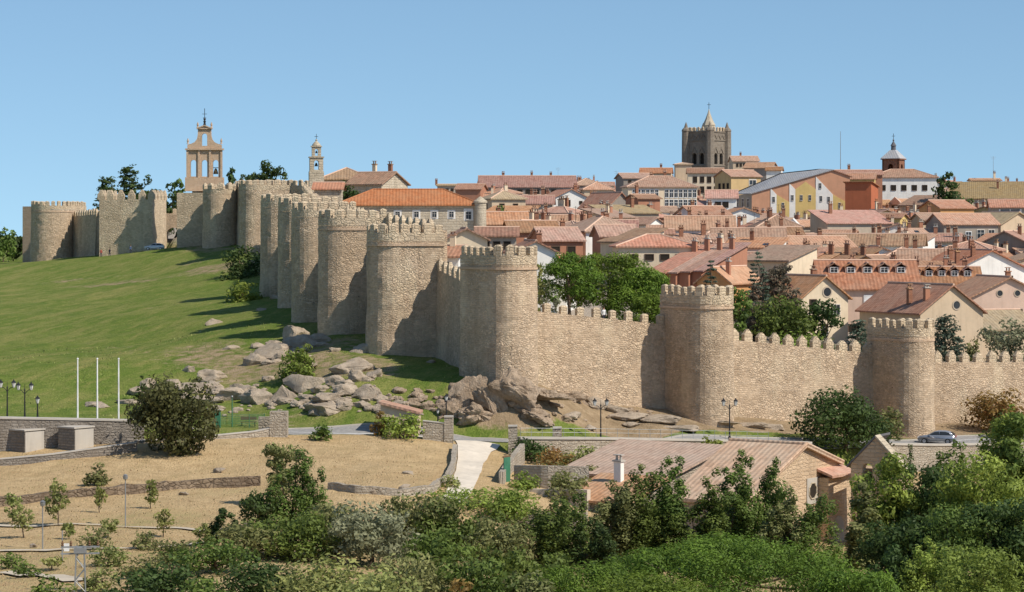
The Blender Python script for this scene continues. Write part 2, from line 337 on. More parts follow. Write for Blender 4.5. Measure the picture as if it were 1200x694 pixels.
def fast(name, V, faces, mat, cols=None, smooth=False):
    me = bpy.data.meshes.new(name); V = np.asarray(V, np.float32); Fq = np.asarray(faces, np.int32); k = Fq.shape[1]
    me.vertices.add(len(V)); me.vertices.foreach_set('co', V.ravel())
    me.loops.add(Fq.size); me.loops.foreach_set('vertex_index', Fq.ravel())
    me.polygons.add(len(Fq)); me.polygons.foreach_set('loop_start', np.arange(0, Fq.size, k, dtype=np.int32))
    if cols is not None:
        at_ = me.color_attributes.new('tint', 'FLOAT_COLOR', 'POINT'); at_.data.foreach_set('color', np.asarray(cols, np.float32).ravel())
    if smooth: me.polygons.foreach_set('use_smooth', np.ones(len(Fq), bool))
    me.materials.append(M[mat] if isinstance(mat, str) else mat); me.update(calc_edges=True); me.validate(); return me
# ------------------------------------------------------------------ camera, sky, sun
cam = bpy.data.cameras.new('camera'); co = bpy.data.objects.new('camera', cam); C.objects.link(co); S.camera = co
co.location = (0, 0, CZ); co.rotation_euler = (R(90), 0, 0); cam.sensor_width = 36; cam.lens = 36*F/1200
cam.shift_y = -(347-H0)/1200; cam.clip_start = 1; cam.clip_end = 30000
SAZ, SEL = R(121), R(46)                 # sun to the right of and behind the camera
sd = Vector((math.sin(SAZ)*math.cos(SEL), math.cos(SAZ)*math.cos(SEL), math.sin(SEL)))
w = bpy.data.worlds.new('World'); S.world = w; w.use_nodes = True; nt = w.node_tree; bg = nt.nodes['Background']
sky = nt.nodes.new('ShaderNodeTexSky'); sky.sky_type = 'NISHITA'; sky.sun_disc = False; sky.sun_elevation = SEL; sky.sun_rotation = SAZ
sky.altitude = 1100; sky.air_density = 1.0; sky.dust_density = 0.25; sky.ozone_density = 1.6
q = NB(nt); tc = q.n('ShaderNodeTexCoord').outputs['Generated']      # look a little higher into the sky model: clear deep blue down to the horizon
up = q.n('ShaderNodeVectorMath', {0: tc, 1: (0,0,.13)}, operation='ADD').outputs[0]; nrm = q.n('ShaderNodeVectorMath', {0: up}, operation='NORMALIZE').outputs[0]
nt.links.new(nrm, sky.inputs[0]); tn = q.mix(1.0, sky.outputs[0], (.94,1.04,1.0), 'MULTIPLY'); nt.links.new(tn, bg.inputs[0]); bg.inputs[1].default_value = .14
su = bpy.data.lights.new('sun', 'SUN'); so = bpy.data.objects.new('sun', su); C.objects.link(so)
su.energy = 5.0; su.angle = R(.53); su.color = (1, .915, .80); so.rotation_euler = sd.to_track_quat('Z', 'Y').to_euler()
S.view_settings.view_transform = 'Standard'; S.view_settings.look = 'None'; S.view_settings.exposure = 0
S.render.engine = 'CYCLES'

# ------------------------------------------------------------------ ground sheet
def axis(lo, hi, step, far, g=1.12, extra=None):
    a = list(np.arange(lo, hi+1e-6, step)); s = step; v = a[-1]
    while v < far: s *= g; v += s; a.append(v)
    s = step; v = a[0]; b = []
    while v > -far: s *= g; v -= s; b.append(v)
    return np.array(b[::-1]+a)
gx = axis(-78, 84, .9, 9000)
gy = np.concatenate([np.array([-9000,-3000,-1000,-400,-200,-100,-50,-20,0,10,20,30,45,60,80,100,115]), np.arange(125, 345, .9), np.arange(346, 620, 2.5), np.arange(622, 1010, 9.0), np.array([1030,1060,1100,1160,1240,1400,1700,2200,3000,4500,7000,12000])])
X, Y = np.meshgrid(gx, gy); Z = hgt(X, Y); ins = inside(X, Y); yb = Yb(X)
PX = 600+F*X/np.maximum(Y, 60); PY = H0+F*(CZ-Z)/np.maximum(Y, 60)
Z = Z+bumpz(X, Y)
n0, n1 = len(gx), len(gy); idx = np.arange(n0*n1).reshape(n1, n0)
quads = np.stack([idx[:-1,:-1], idx[:-1,1:], idx[1:,1:], idx[1:,:-1]], -1).reshape(-1, 4)
def sm(v, a, b): return np.clip((v-a)/(b-a), 0, 1)
nz = np.array([noise.noise(Vector((a*.09, b*.09, 3))) for a, b in zip(X.ravel(), np.clip(Y, -50, 1200).ravel())]).reshape(X.shape)
nz2 = np.array([noise.noise(Vector((a*.03+b*.02, b*.012, 9))) for a, b in zip(X.ravel(), np.clip(Y, -50, 1200).ravel())]).reshape(X.shape)
low = Y < yb
# masks: R green, G bare earth, B city paving
green = np.where(low, 0.0, 1.0)
strip = sm(PX, 560, 640)                                 # right of the corner tower green is only a band by the road
bank = np.where(Y > yb+10+nz*3, 1.0, 0.0)
dirt = np.where(low, 0, strip*bank)
dirt = np.maximum(dirt, np.where(~low & ~ins, sm(1-np.hypot((PX-600)/75, (PY-478)/32), 0, .35), 0))
dirt = np.maximum(dirt, np.where(~low & ~ins & (PX < 560), .62*sm(1-np.hypot((PX-(395-(PY-395)*2.4))/60, (PY-408)/28)+nz*1.0, .25, .9), 0))
dirt = np.maximum(dirt, np.where(~low & ~ins & (PX < 470), .6*sm(nz2*1.3+nz*.6, .15, .7), 0))
green = np.where(low, .55*sm(nz+.2-np.hypot((PX-200)/170, (PY-612)/40)*.5, -.1, .5), green*(1-.0*dirt))
green = np.maximum(green, np.where(low & (PY > 640), .35, 0))
cols = np.stack([green, dirt, ins.astype(float), np.ones_like(Z)], -1).reshape(-1, 4)
m, nt, b, o = newmat('ground'); q = NB(nt)
a = q.n('ShaderNodeAttribute', attribute_name='tint'); sp = q.n('ShaderNodeSeparateColor', {0: a.outputs['Color']})
g = q.n('ShaderNodeNewGeometry').outputs['Position']
f1 = q.noise(g, .11, 5, .6); f2 = q.noise(g, .7, 6, .7); f3 = q.noise(q.mapv(g, (1,.5,1)), 5.0, 4, .75)
dt = lambda v_: q.n('ShaderNodeVectorMath', {0: g, 1: v_}, operation='DOT_PRODUCT').outputs['Value']
rot = q.n('ShaderNodeCombineXYZ', {0: dt((.95,-.30,0)), 1: dt((.30,.95,0))}).outputs[0]; f4 = q.noise(q.mapv(rot, (.15,.028,.1)), 1.0, 6, .72); f5 = q.noise(q.mapv(rot, (.55,.14,.4)), 1.0, 5, .75)
lawn = q.mix(q.ramp(f2, .3, .7), (.105,.165,.026), (.20,.25,.052))
lawn = q.mix(q.math('MULTIPLY', q.ramp(f4, .50, .66), .62), lawn, (.42,.335,.135))
lawn = q.mix(q.math('MULTIPLY', q.ramp(f5, .50, .66), .65), lawn, (.36,.31,.11))
lawn = q.mix(q.math('MULTIPLY', q.ramp(f1, .50, .68), .6), lawn, (.31,.295,.095))
lawn = q.mix(q.math('MULTIPLY', q.ramp(f3, .42, .68), .75), lawn, (.07,.11,.018))
dry = q.mix(q.ramp(f2, .3, .7), (.44,.305,.16), (.645,.475,.265)); dry = q.mix(q.math('MULTIPLY', q.ramp(f1, .48, .7), .55), dry, (.50,.34,.17))
dry = q.mix(q.math('MULTIPLY', q.ramp(f3, .48, .72), .55), dry, (.34,.25,.12)); dry = q.mix(q.math('MULTIPLY', q.ramp(f5, .5, .68), .55), dry, (.36,.27,.13))
wl = q.mix(q.ramp(f3, .3, .7), (.17,.19,.055), (.30,.29,.11))
low_ = q.mix(q.math('MULTIPLY', sp.outputs[0], q.ramp(f2, .38, .62)), dry, wl)
hi = q.mix(q.math('GREATER_THAN', sp.outputs[0], .8), low_, lawn)
earth = q.mix(q.ramp(f2, .3, .7), (.24,.17,.10), (.44,.33,.21)); earth = q.mix(q.math('MULTIPLY', q.ramp(f3, .5, .7), .6), earth, (.19,.15,.075))
dm = q.ramp(q.math('ADD', sp.outputs[1], q.math('MULTIPLY', q.math('SUBTRACT', f2, .5), 1.6)), .38, .72)
col = q.mix(dm, hi, earth)
city = q.mix(f2, (.30,.25,.20), (.42,.36,.29)); col = q.mix(sp.outputs[2], col, city)
q.link(col, b.inputs['Base Color']); b.inputs['Roughness'].default_value = 1.0; b.inputs['Specular IOR Level'].default_value = .1
q.bump(q.math('ADD', q.math('MULTIPLY', f2, .5), f3), .8, .35, b)
ter = link('ground', fast('ground', np.stack([X.ravel(), Y.ravel(), Z.ravel()], 1), quads, m, cols, True)); tag(ter, kind='structure')

def ribbon(name, pts, width, mat, lift=.03, kind='structure', edge=False, n=None):
    """a strip of road or path laid over the ground; pts are plan points"""
    P = np.array(pts, float); d = np.r_[0, np.cumsum(np.hypot(*np.diff(P, axis=0).T))]; k = n or int(d[-1]/1.2)+2
    t = np.linspace(0, d[-1], k); x = np.interp(t, d, P[:,0]); y = np.interp(t, d, P[:,1])
    for _ in range(3): x[1:-1] = (x[:-2]+x[1:-1]*2+x[2:])/4; y[1:-1] = (y[:-2]+y[1:-1]*2+y[2:])/4
    tx = np.gradient(x); ty = np.gradient(y); L = np.hypot(tx, ty); nx, ny = -ty/L, tx/L
    W = np.interp(t, d, width) if not np.isscalar(width) else np.full(k, width)
    cols_ = 5; V = []
    for i in range(k):
        for c in range(cols_):
            s = (c/(cols_-1)-.5)*W[i]; xx, yy = x[i]+nx[i]*s, y[i]+ny[i]*s; V.append((xx, yy))
    V = np.array(V); z = hgt(V[:,0], V[:,1])+bumpz(V[:,0], V[:,1])+lift
    mb = MB(); mb.add([(a_, b_, c_) for (a_, b_), c_ in zip(V, z)], [(i*cols_+c, i*cols_+c+1, (i+1)*cols_+c+1, (i+1)*cols_+c) for i in range(k-1) for c in range(cols_-1)])
    if mb.v and (mb.v[1]-mb.v[0]).cross(mb.v[cols_]-mb.v[0]).z < 0: mb.f = [f[::-1] for f in mb.f]
    o_ = mb.build(name, mat); return tag(o_, kind=kind)
xs = np.arange(-24, 140, 2.0)
rd = [(x, Yb(x)+4.6) for x in xs]
ribbon('road', rd, 5.8, 'asphalt', .06)
ribbon('road_marking', [(x, Yb(x)+4.6) for x in xs], .14, 'white_paint', .066)
def kerb(name, pts, wd, hh, mat):
    mb = MB()
    for (x0, y0), (x1, y1) in zip(pts[:-1], pts[1:]):
        a_ = Vector((x0, y0, gz(x0, y0))); b_ = Vector((x1, y1, gz(x1, y1))); d = (b_-a_).normalized(); nrm = Vector((-d.y, d.x, 0))*wd/2
        mb.add([a_-nrm-Vector((0,0,.2)), b_-nrm-Vector((0,0,.2)), b_+nrm-Vector((0,0,.2)), a_+nrm-Vector((0,0,.2)), a_-nrm+Vector((0,0,hh)), b_-nrm+Vector((0,0,hh)), b_+nrm+Vector((0,0,hh)), a_+nrm+Vector((0,0,hh))],
            [(3,2,1,0),(4,5,6,7),(0,1,5,4),(1,2,6,5),(2,3,7,6),(3,0,4,7)])
    return tag(mb.build(name, mat), kind='structure')
kerb('kerb', [(x, Yb(x)+7.7) for x in xs], .3, .14, 'concrete')
ribbon('walkway', [(x, Yb(x)+3.4) for x in np.arange(-75, -30, 2.0)], 2.6, 'concrete', .05)
# the pale driveway that drops from the road
dv = [hit(559,518.5), hit(556,526), hit(552,540), hit(548,556), hit(541,572), hit(530,590)]
ribbon('driveway', [(p.x, p.y) for p in dv], [4.6,3.3,2.5,2.2,2.0,1.9], 'dirt_path', .10)
for nm, pl in (('footpath', [(-60,617),(0,617),(80,617),(170,618),(215,621),(262,626)]), ('footpath', [(-60,649),(0,648),(75,647),(150,645),(220,640),(262,636)]), ('footpath', [(10,672),(40,674),(90,682)])):
    pp = [hit(*p) for p in pl]; ribbon(nm, [(p.x, p.y) for p in pp], .7 if pl[0][1] != 672 else 2.0, 'kerb_stone', .12)

# ------------------------------------------------------------------ the town wall
def merlon_mesh(w_, d_, h_, cap, name='merlon'):
    mb = MB(); hx, hy = w_/2, d_/2
    vs = [(-hx,-hy,0),(hx,-hy,0),(hx,hy,0),(-hx,hy,0),(-hx,-hy,h_),(hx,-hy,h_),(hx,hy,h_),(-hx,hy,h_),(-hx*.25,-hy*.5,h_+cap),(hx*.25,-hy*.5,h_+cap),(hx*.25,hy*.5,h_+cap),(-hx*.25,hy*.5,h_+cap)]
    mb.add(vs, [(3,2,1,0),(0,1,5,4),(1,2,6,5),(2,3,7,6),(3,0,4,7),(4,5,9,8),(5,6,10,9),(6,7,11,10),(7,4,8,11),(8,9,10,11)])
    return mb.mesh(name, 'wall_stone_pale')
MER = merlon_mesh(.80, .5, .90, .16); MERP = merlon_mesh(1.15, .6, .75, .55); MERB = merlon_mesh(1.5, .7, 1.0, 1.1)
def wavy(p, amp=.07, s=1.1): return noise.noise(Vector(p)*s)*amp+noise.noise(Vector(p)*s*.3)*amp*1.5
def outline(r, L, step=.55):
    pts = []; k = int(L/step)+1
    for i in range(k): pts.append((-r, L-i*L/k))
    n = max(8, int(math.pi*r/step))
    for i in range(n+1): a = math.pi+math.pi*i/n; pts.append((r*math.cos(a), r*math.sin(a)))
    for i in range(1, k+1): pts.append((r, i*L/k))
    return pts
def tower(label, px, Y, r, L, ang, base_py, top_py, mer=MER, band=True, step=1.32, low_extra=0):
    x, y = P2(px, Y); zb = at(px, base_py, Y-r).z-1.6-low_extra; zt = at(px, top_py, Y).z-1.0; rz = math.atan2(ang[1], ang[0])+math.pi/2
    t = thing('wall_tower', (x, y, zb), rz, label, 'tower', 'round towers of the town wall')
    Hh = zt-zb-.95; out = outline(r, L); n = len(out); rows = int(Hh/.6)+1; V = []; U = []
    arc = [0]
    for a_, b_ in zip(out[:-1], out[1:]): arc.append(arc[-1]+math.hypot(b_[0]-a_[0], b_[1]-a_[1]))
    seed = Vector((px*.37, Y*.2, 0))
    for j in range(rows+1):
        z = Hh*j/rows; k = 1+.055*(1-j/rows)**1.3
        for i, (a_, b_) in enumerate(out):
            l = math.hypot(a_, min(b_, 0)) or 1; wv = wavy(Vector((a_, b_, z))+seed) if j < rows else 0
            V.append((a_*k+a_/l*wv, (b_*k if b_ < 0 else b_)+min(b_, 0)/l*wv, z)); U.append((arc[i]+px*.13, z+Y*.07))
    mb = MB(); F_ = [(j*n+i, j*n+i+1, (j+1)*n+i+1, (j+1)*n+i) for j in range(rows) for i in range(n-1)]
    mb.add(V, F_, [[U[k] for k in f] for f in F_])
    back_ = [(j*n+n-1, j*n, (j+1)*n, (j+1)*n+n-1) for j in range(rows)]; mb.add(V, back_)
    mb.add([V[rows*n+i] for i in range(n)], [tuple(range(n))])
    body = mb.build('tower_body', 'wall_stone', t)
    # parapet ring standing on the body, slightly proud, with a brick string course beneath
    def ring(z0, z1, o_, thick, mat, name):
        m2 = MB(); po = [(a_*(1+o_/r), b_*(1+o_/r) if b_ < 0 else b_) for a_, b_ in out]; pi_ = [(a_*(1-thick/r), b_*(1-thick/r) if b_ < 0 else b_) for a_, b_ in out]
        m2.add([(a_, b_, z) for z in (z0, z1) for a_, b_ in po], [(i, i+1, n+i+1, n+i) for i in range(n-1)], [[(arc[i], z0), (arc[i+1], z0), (arc[i+1], z1), (arc[i], z1)] for i in range(n-1)])
        m2.add([(a_, b_, z) for z in (z0, z1) for a_, b_ in pi_], [(i+1, i, n+i, n+i+1) for i in range(n-1)], [[(arc[i+1], z0), (arc[i], z0), (arc[i], z1), (arc[i+1], z1)] for i in range(n-1)])
        m2.add([(a_, b_, z1) for a_, b_ in po]+[(a_, b_, z1) for a_, b_ in pi_], [(i, i+1, n+i+1, n+i) for i in range(n-1)])
        m2.add([(a_, b_, z0) for a_, b_ in po]+[(a_, b_, z0) for a_, b_ in pi_], [(n+i, n+i+1, i+1, i) for i in range(n-1)])
        return m2.build(name, mat, t)
    ring(Hh+.02, Hh+.95, .02, .5, 'wall_stone_pale', 'parapet')
    if band: ring(Hh-.55, Hh-.28, .10, .02, 'gable_brick', 'string_course')
    tot = arc[-1]; kk = int(tot/step); rr_ = r-.24
    for i in range(kk):
        s_ = (i+.5)*tot/kk+random.uniform(-.06, .06); a_ = np.interp(s_, arc, [p[0] for p in out]); b_ = np.interp(s_, arc, [p[1] for p in out])
        if b_ < 0: l = math.hypot(a_, b_); th = math.atan2(b_, a_)+math.pi/2; a_, b_ = a_/l*rr_, b_/l*rr_
        else: th = math.pi/2; a_ = math.copysign(rr_, a_)
        link('merlon', mer, t, (a_, b_, Hh+.94), th, (random.uniform(.92, 1.08), 1, random.uniform(.85, 1.08)))
    return t
def curtain(label, p0, p1, z0, z1, thick=2.0, mer=MERP, step=2.1, mat='wall_stone', zb=None, merl=True, side=1, cat='wall', group='stretches of the town wall', name='town_wall'):
    """p0,p1 plan points of the OUTER face; thickness goes to the left of p0->p1 when side=1"""
    p0 = Vector((*p0, 0)); p1 = Vector((*p1, 0)); d = p1-p0; L = d.length; rz = math.atan2(d.y, d.x)
    mid = p0; zs = [min(gz(*(p0+d*f+Vector((-d.y, d.x, 0)).normalized()*q_)[:2]) for q_ in (-.5,-2)) for f in np.linspace(0, 1, 8)]
    base = (min(zs)-1.0) if zb is None else zb
    t = thing(name, (p0.x, p0.y, base), rz, label, cat, group); k = max(2, int(L/.7)); mb = MB(); V = []; U = []; rows = max(4, int((max(z0, z1)-base)/.7))
    for j in range(rows+1):
        for i in range(k+1):
            f = i/k; top = z0+(z1-z0)*f-base; z = top*j/rows; bat = -.05*side*(top-z)*.5
            wv = wavy((p0.x+d.x*f, p0.y+d.y*f, z)) if 0 < i < k and j < rows else 0
            V.append((L*f, bat-wv*side, z)); U.append((L*f+p0.x*.3, z+p0.y*.1))
    F_ = [(j*(k+1)+i, j*(k+1)+i+1, (j+1)*(k+1)+i+1, (j+1)*(k+1)+i) for j in range(rows) for i in range(k)]
    uvs = [[U[q_] for q_ in f] for f in F_]
    mb.add(V, F_, uvs)
    b0 = len(mb.v); mb.add([(0, side*thick, 0), (L, side*thick, 0), (L, side*thick, z1-base), (0, side*thick, z0-base), (0, 0, z0-base), (L, 0, z1-base), (0,0,0), (L,0,0)], [(1,0,3,2), (3,4,5,2), (0,6,4,3), (7,1,2,5)])
    body = mb.build('wall_body', mat, t)
    if side < 0: body.data.flip_normals()
    if merl:
        kk = max(1, int(L/step)); sl = math.atan2(z1-z0, L)
        for i in range(kk):
            f = (i+.5)/kk; link('merlon', mer, t, (L*f, side*.33, z0+(z1-z0)*f-base-.04), 0, (random.uniform(.92, 1.08), 1, random.uniform(.9, 1.1)))
    return t
tower('broad corner tower of the town wall standing on a brown rock outcrop', 597, 268, 2.9, 5.6, AXW, 468, 288, low_extra=1.2)
tower('stone wall tower rising beside the umbrella pines, tall merlons on its shaded side', 831, 280, 2.65, 5.9, AXW, 494, 335)
tower('rightmost wall tower, its foot between the dark round tree and the parked car', 1070, 295, 2.4, 5.6, AXW, 512, 374)
NL = ['nearest and widest tower of the left row, just left of the rock-based corner tower', 'second nearest tower in the left row, boulders piled at its foot',
      'third tower in the left row, long shadow streak on the grass beside it', 'fourth tower in the left row, narrow and mostly hidden by its neighbour', 'farthest of the tightly overlapping left row of towers, next to the dark bush']
for (px, Y, r, L), lb, bp, tp in zip(NT, NL, [420,396,380,362,347], [261,244,235,229.5,226]): tower(lb, px, Y, r, L, AXN, bp, tp+1.5, band=px > 380)
AXF = (math.sin(R(-12)), -math.cos(R(-12)))
tower('round tower at the top of the lawn directly behind the dark bush', 299, 478, 3.0, 7.0, AXN, 299, 211, band=False)
tower('round tower at the foot of the open bell gable', 258, 520, 3.45, 8.0, AXF, 291, 216, mer=MERP, step=2.2, band=False)
tower('round tower at the far left end of the wall, smooth flat rim', 61, 573, 4.6, 9.0, AXF, 306, 236, band=True, step=1.35)
# curtains (outer faces)
def off(p, q_, s): d = Vector((q_[0]-p[0], q_[1]-p[1])).normalized(); nrm = Vector((d.y, -d.x)); return (p[0]+nrm.x*s, p[1]+nrm.y*s), (q_[0]+nrm.x*s, q_[1]+nrm.y*s)
def zz(px, py, p): return at(px, py, p[1]).z
def C_(label, a_, b_, pya, pyb, **k):
    a2, b2 = off(a_, b_, 1.0); return curtain(label, a2, b2, zz(0, pya, a2), zz(0, pyb, b2), **k)
C_('sunlit wall stretch below the umbrella pines, crest falling to the right', bW0, bW1, 359, 383, mer=MER, step=2.0)
C_('sunlit wall stretch behind the two-armed road lamp, pointed merlons on top', bW1, bW2, 393, 416, step=1.9)
C_('wall stretch at the right edge behind the parked car', (bW2[0]+.1, bW2[1]), P2(1330,321), 425, 424)
C_('short dim wall stretch between the corner tower and the nearest left-row tower', bN[0], bW0, 312, 338)
for i in range(4): C_('hidden-footed wall stretch squeezed between two overlapping towers of the left row, number %s from the front' % ['first','second','third','fourth'][i], bN[i+1], bN[i], [262,252,246,240][i], [270,262,252,246][i])
C_('sunlit wall stretch above the row of towers, ending under the bell turret', P2(306,484), P2(366,474), 217, 217.5, mer=MER, step=1.6)
C_('wall stretch running back from the overlapping tower row', P2(360,470), bN[4], 222, 233)
C_('shadowed wall stretch left of the lawn-top round tower', P2(280,527), P2(306,484), 219, 219)
C_('short wall stretch between the square gate tower and the round gate tower', P2(230,541), P2(280,527), 224, 222)
# square towers
def square_tower(label, px0, px1, Y, base_py, top_py, depth, rot, mer, step, pointed=True):
    x0, x1 = P2(px0, Y)[0], P2(px1, Y)[0]; zb = at(px0, base_py, Y).z-2; zt = at(px0, top_py, Y).z; w_ = x1-x0
    t = thing('square_wall_tower', ((x0+x1)/2, Y, zb), rot, label, 'tower'); hgt_ = zt-zb-.9
    mb = MB(); mb.add([(-w_/2,0,0),(w_/2,0,0),(w_/2,depth,0),(-w_/2,depth,0),(-w_/2,0,hgt_),(w_/2,0,hgt_),(w_/2,depth,hgt_),(-w_/2,depth,hgt_)], [(0,1,5,4),(1,2,6,5),(2,3,7,6),(3,0,4,7),(4,5,6,7)]); mb.build('tower_body', 'wall_stone_pale', t)
    if mer:
        for (ax, ay, bx, by) in ((-w_/2,.36,w_/2,.36), (-w_/2+.36,0,-w_/2+.36,depth), (w_/2-.36,0,w_/2-.36,depth)):
            L = math.hypot(bx-ax, by-ay); k = int(L/step)
            for i in range(k+1):
                if ax != bx or i: link('merlon', mer, t, (ax+(bx-ax)*(i+.0)/k*.999+(.36 if ax != bx and i == 0 else (-.36 if ax != bx and i == k else 0)), ay+(by-ay)*i/k, hgt_-.02), 0 if ax != bx else math.pi/2)
    return t
square_tower('square tower with pointed merlons on the lawn, three people at its foot', 115, 180, 545, 299, 229, 10, R(-9), MERB, 2.35)
square_tower('plain square tower below the bell gable, no merlons', 207, 240, 530, 292, 221, 9, R(-5), None, 2)
# recessed gate wall with a dark arch
def arch_plate(w_, h_, openings, th, y0=0):
    """upright plate in local XZ, arched openings (cx, bottom, width, height)"""
    bm = bmesh.new(); es = []
    def loop(pts):
        vs = [bm.verts.new((x, 0, z)) for x, z in pts]
        for a_, b_ in zip(vs, vs[1:]+vs[:1]): es.append(bm.edges.new((a_, b_)))
        return vs
    outer = [(-w_/2, 0), (w_/2, 0), (w_/2, h_), (-w_/2, h_)] if not callable(h_) and not isinstance(h_, list) else h_
    loops = [outer]
    for cx, b0, ww, hh in openings:
        pts = [(cx-ww/2, b0), (cx+ww/2, b0)]; sp = b0+hh-ww/2
        pts += [(cx+ww/2*math.cos(math.pi*i/8), sp+ww/2*math.sin(math.pi*i/8)) for i in range(9)]; loops.append(pts)
    for l in loops: loop(l)
    bmesh.ops.triangle_fill(bm, use_beauty=True, edges=es, normal=(0,-1,0))
    vs = [tuple(v.co) for v in bm.verts]; fs = [tuple(v.index for v in f.verts) for f in bm.faces] if not bm.verts.index_update() else []
    fs2 = []
    for f in fs:
        a_, b_, c_ = (Vector(vs[k]) for k in f[:3]); fs2.append(f if (b_-a_).cross(c_-a_).y < 0 else f[::-1])
    bm.free(); n = len(vs); mb = MB()
    mb.add([(x, y0, z) for x, _, z in vs], fs2); mb.add([(x, y0+th, z) for x, _, z in vs], [f[::-1] for f in fs2])
    for li, l in enumerate(loops):
        k = len(l); area = sum(l[i][0]*l[(i+1) % k][1]-l[(i+1) % k][0]*l[i][1] for i in range(k))
        for i in range(k):
            (xa, za), (xb, zb) = l[i], l[(i+1) % k]; qd = [(xa, y0, za), (xa, y0+th, za), (xb, y0+th, zb), (xb, y0, zb)]
            if (area > 0) == (li == 0): qd = qd[::-1]
            mb.add(qd if li == 0 else qd, [(0,1,2,3)])
    return mb
def mark_wall(label, px0, px1, Y, base_py, top_py, mat, openings, th=1.2, rot=0, name='gate_wall', cat='gate', mer=None):
    x0, x1 = P2(px0, Y)[0], P2(px1, Y)[0]; zb = at(px0, base_py, Y).z-1.5; zt = at(px0, top_py, Y).z
    t = thing(name, ((x0+x1)/2, Y, zb), rot, label, cat); arch_plate(x1-x0, zt-zb, openings, th).build('wall_body', mat, t)
    if mer:
        k = max(2, int((x1-x0)/1.9))
        for i in range(k): link('merlon', mer, t, (-(x1-x0)/2+(i+.5)*(x1-x0)/k, th/2, zt-zb-.03))
    return t
mark_wall('recessed dark arched gateway between the two square towers', 172, 210, 556, 291, 250, 'wall_stone', [(2.3, 1.0, 3.2, 5.0)], th=3.0, mer=MER)
C_('shaded wall stretch with narrow merlons left of the square lawn tower', P2(60,592), P2(118,558), 256, 251.5, mer=MERP, step=1.7)
mark_wall('ochre ruin wall with an arched window at the far left', 25, 48, 592, 308, 242, 'gable_brick', [(.9,8.2,1.5,3.0)], th=1.5, rot=R(-20), name='ruined_wall', cat='wall')
# ------------------------------------------------------------------ houses of the town
def win_mesh(style, name='window'):
    """unit window in the local XZ plane facing -Y, one metre square, stands 4 cm proud of the wall"""
    mb = MB(); fr = .07
    fm, pm = ('window_frame', 'glass') if style == 'light' else (('dark_frame', 'opening_dark') if style == 'dark' else ('white_paint', 'glass'))
    for c, d in (((-.5+fr/2, -.04, 0), (fr, .09, 1.0)), ((.5-fr/2, -.04, 0), (fr, .09, 1.0)), ((0, -.04, .5-fr/2), (1-2*fr, .09, fr)), ((0, -.06, -.5+fr/2), (1-2*fr, .15, fr))): mb.box(c, d, mi=0)
    if style != 'dark': mb.box((0, -.03, 0), (.04, .06, 1-2*fr), mi=0); mb.box((0, -.031, .12), (1-2*fr, .05, .035), mi=0)
    mb.box((0, -.008, 0), (1-2*fr, .02, 1-2*fr), mi=1)
    return mb.mesh(name, [fm, pm])
WIN = {k: win_mesh(k) for k in ('light', 'dark', 'white')}
def shutter_mesh():
    mb = MB(); mb.box((0, -.05, 0), (1, .1, 1), mi=0)
    for i in range(9): mb.box((0, -.105, -.44+i*.11), (.9, .02, .05), mi=0)
    return mb.mesh('window', ['white_paint'])
WIN['shutter'] = shutter_mesh()
def round_win():
    mb = MB(); n = 20; vs = []
    for r_, y_ in ((.5, -.06), (.38, -.06), (.38, 0)): vs += [(r_*math.cos(2*math.pi*i/n), y_, r_*math.sin(2*math.pi*i/n)) for i in range(n)]
    vs += [(.5*math.cos(2*math.pi*i/n), 0, .5*math.sin(2*math.pi*i/n)) for i in range(n)]
    mb.add(vs, [(i, (i+1) % n, n+(i+1) % n, n+i) for i in range(n)]+[(n+i, n+(i+1) % n, 2*n+(i+1) % n, 2*n+i) for i in range(n)]+[(3*n+i, 3*n+(i+1) % n, (i+1) % n, i) for i in range(n)])
    mb.add([(.38*math.cos(2*math.pi*i/n), -.012, .38*math.sin(2*math.pi*i/n)) for i in range(n)], [tuple(range(n))], mi=1)
    return mb.mesh('window', ['stone', 'glass'])
WIN['round'] = round_win()
def chim_mesh(mat, cap):
    mb = MB(); mb.box((0,0,.7), (.62,.5,1.9)); mb.box((0,0,1.70), (.8,.68,.14), mi=1)
    for sx in (-.18, .18): mb.lathe([(.11,0),(.09,.35)], (sx, 0, 1.76), 8, 1)
    mb.box((0,0,2.16), (.72,.5,.07), mi=1)
    return mb.mesh('chimney', [mat, cap])
CHIM = [chim_mesh('brick', 'tile_brown'), chim_mesh('cream', 'tile_brown'), chim_mesh('brickred', 'concrete')]
FOOT = []
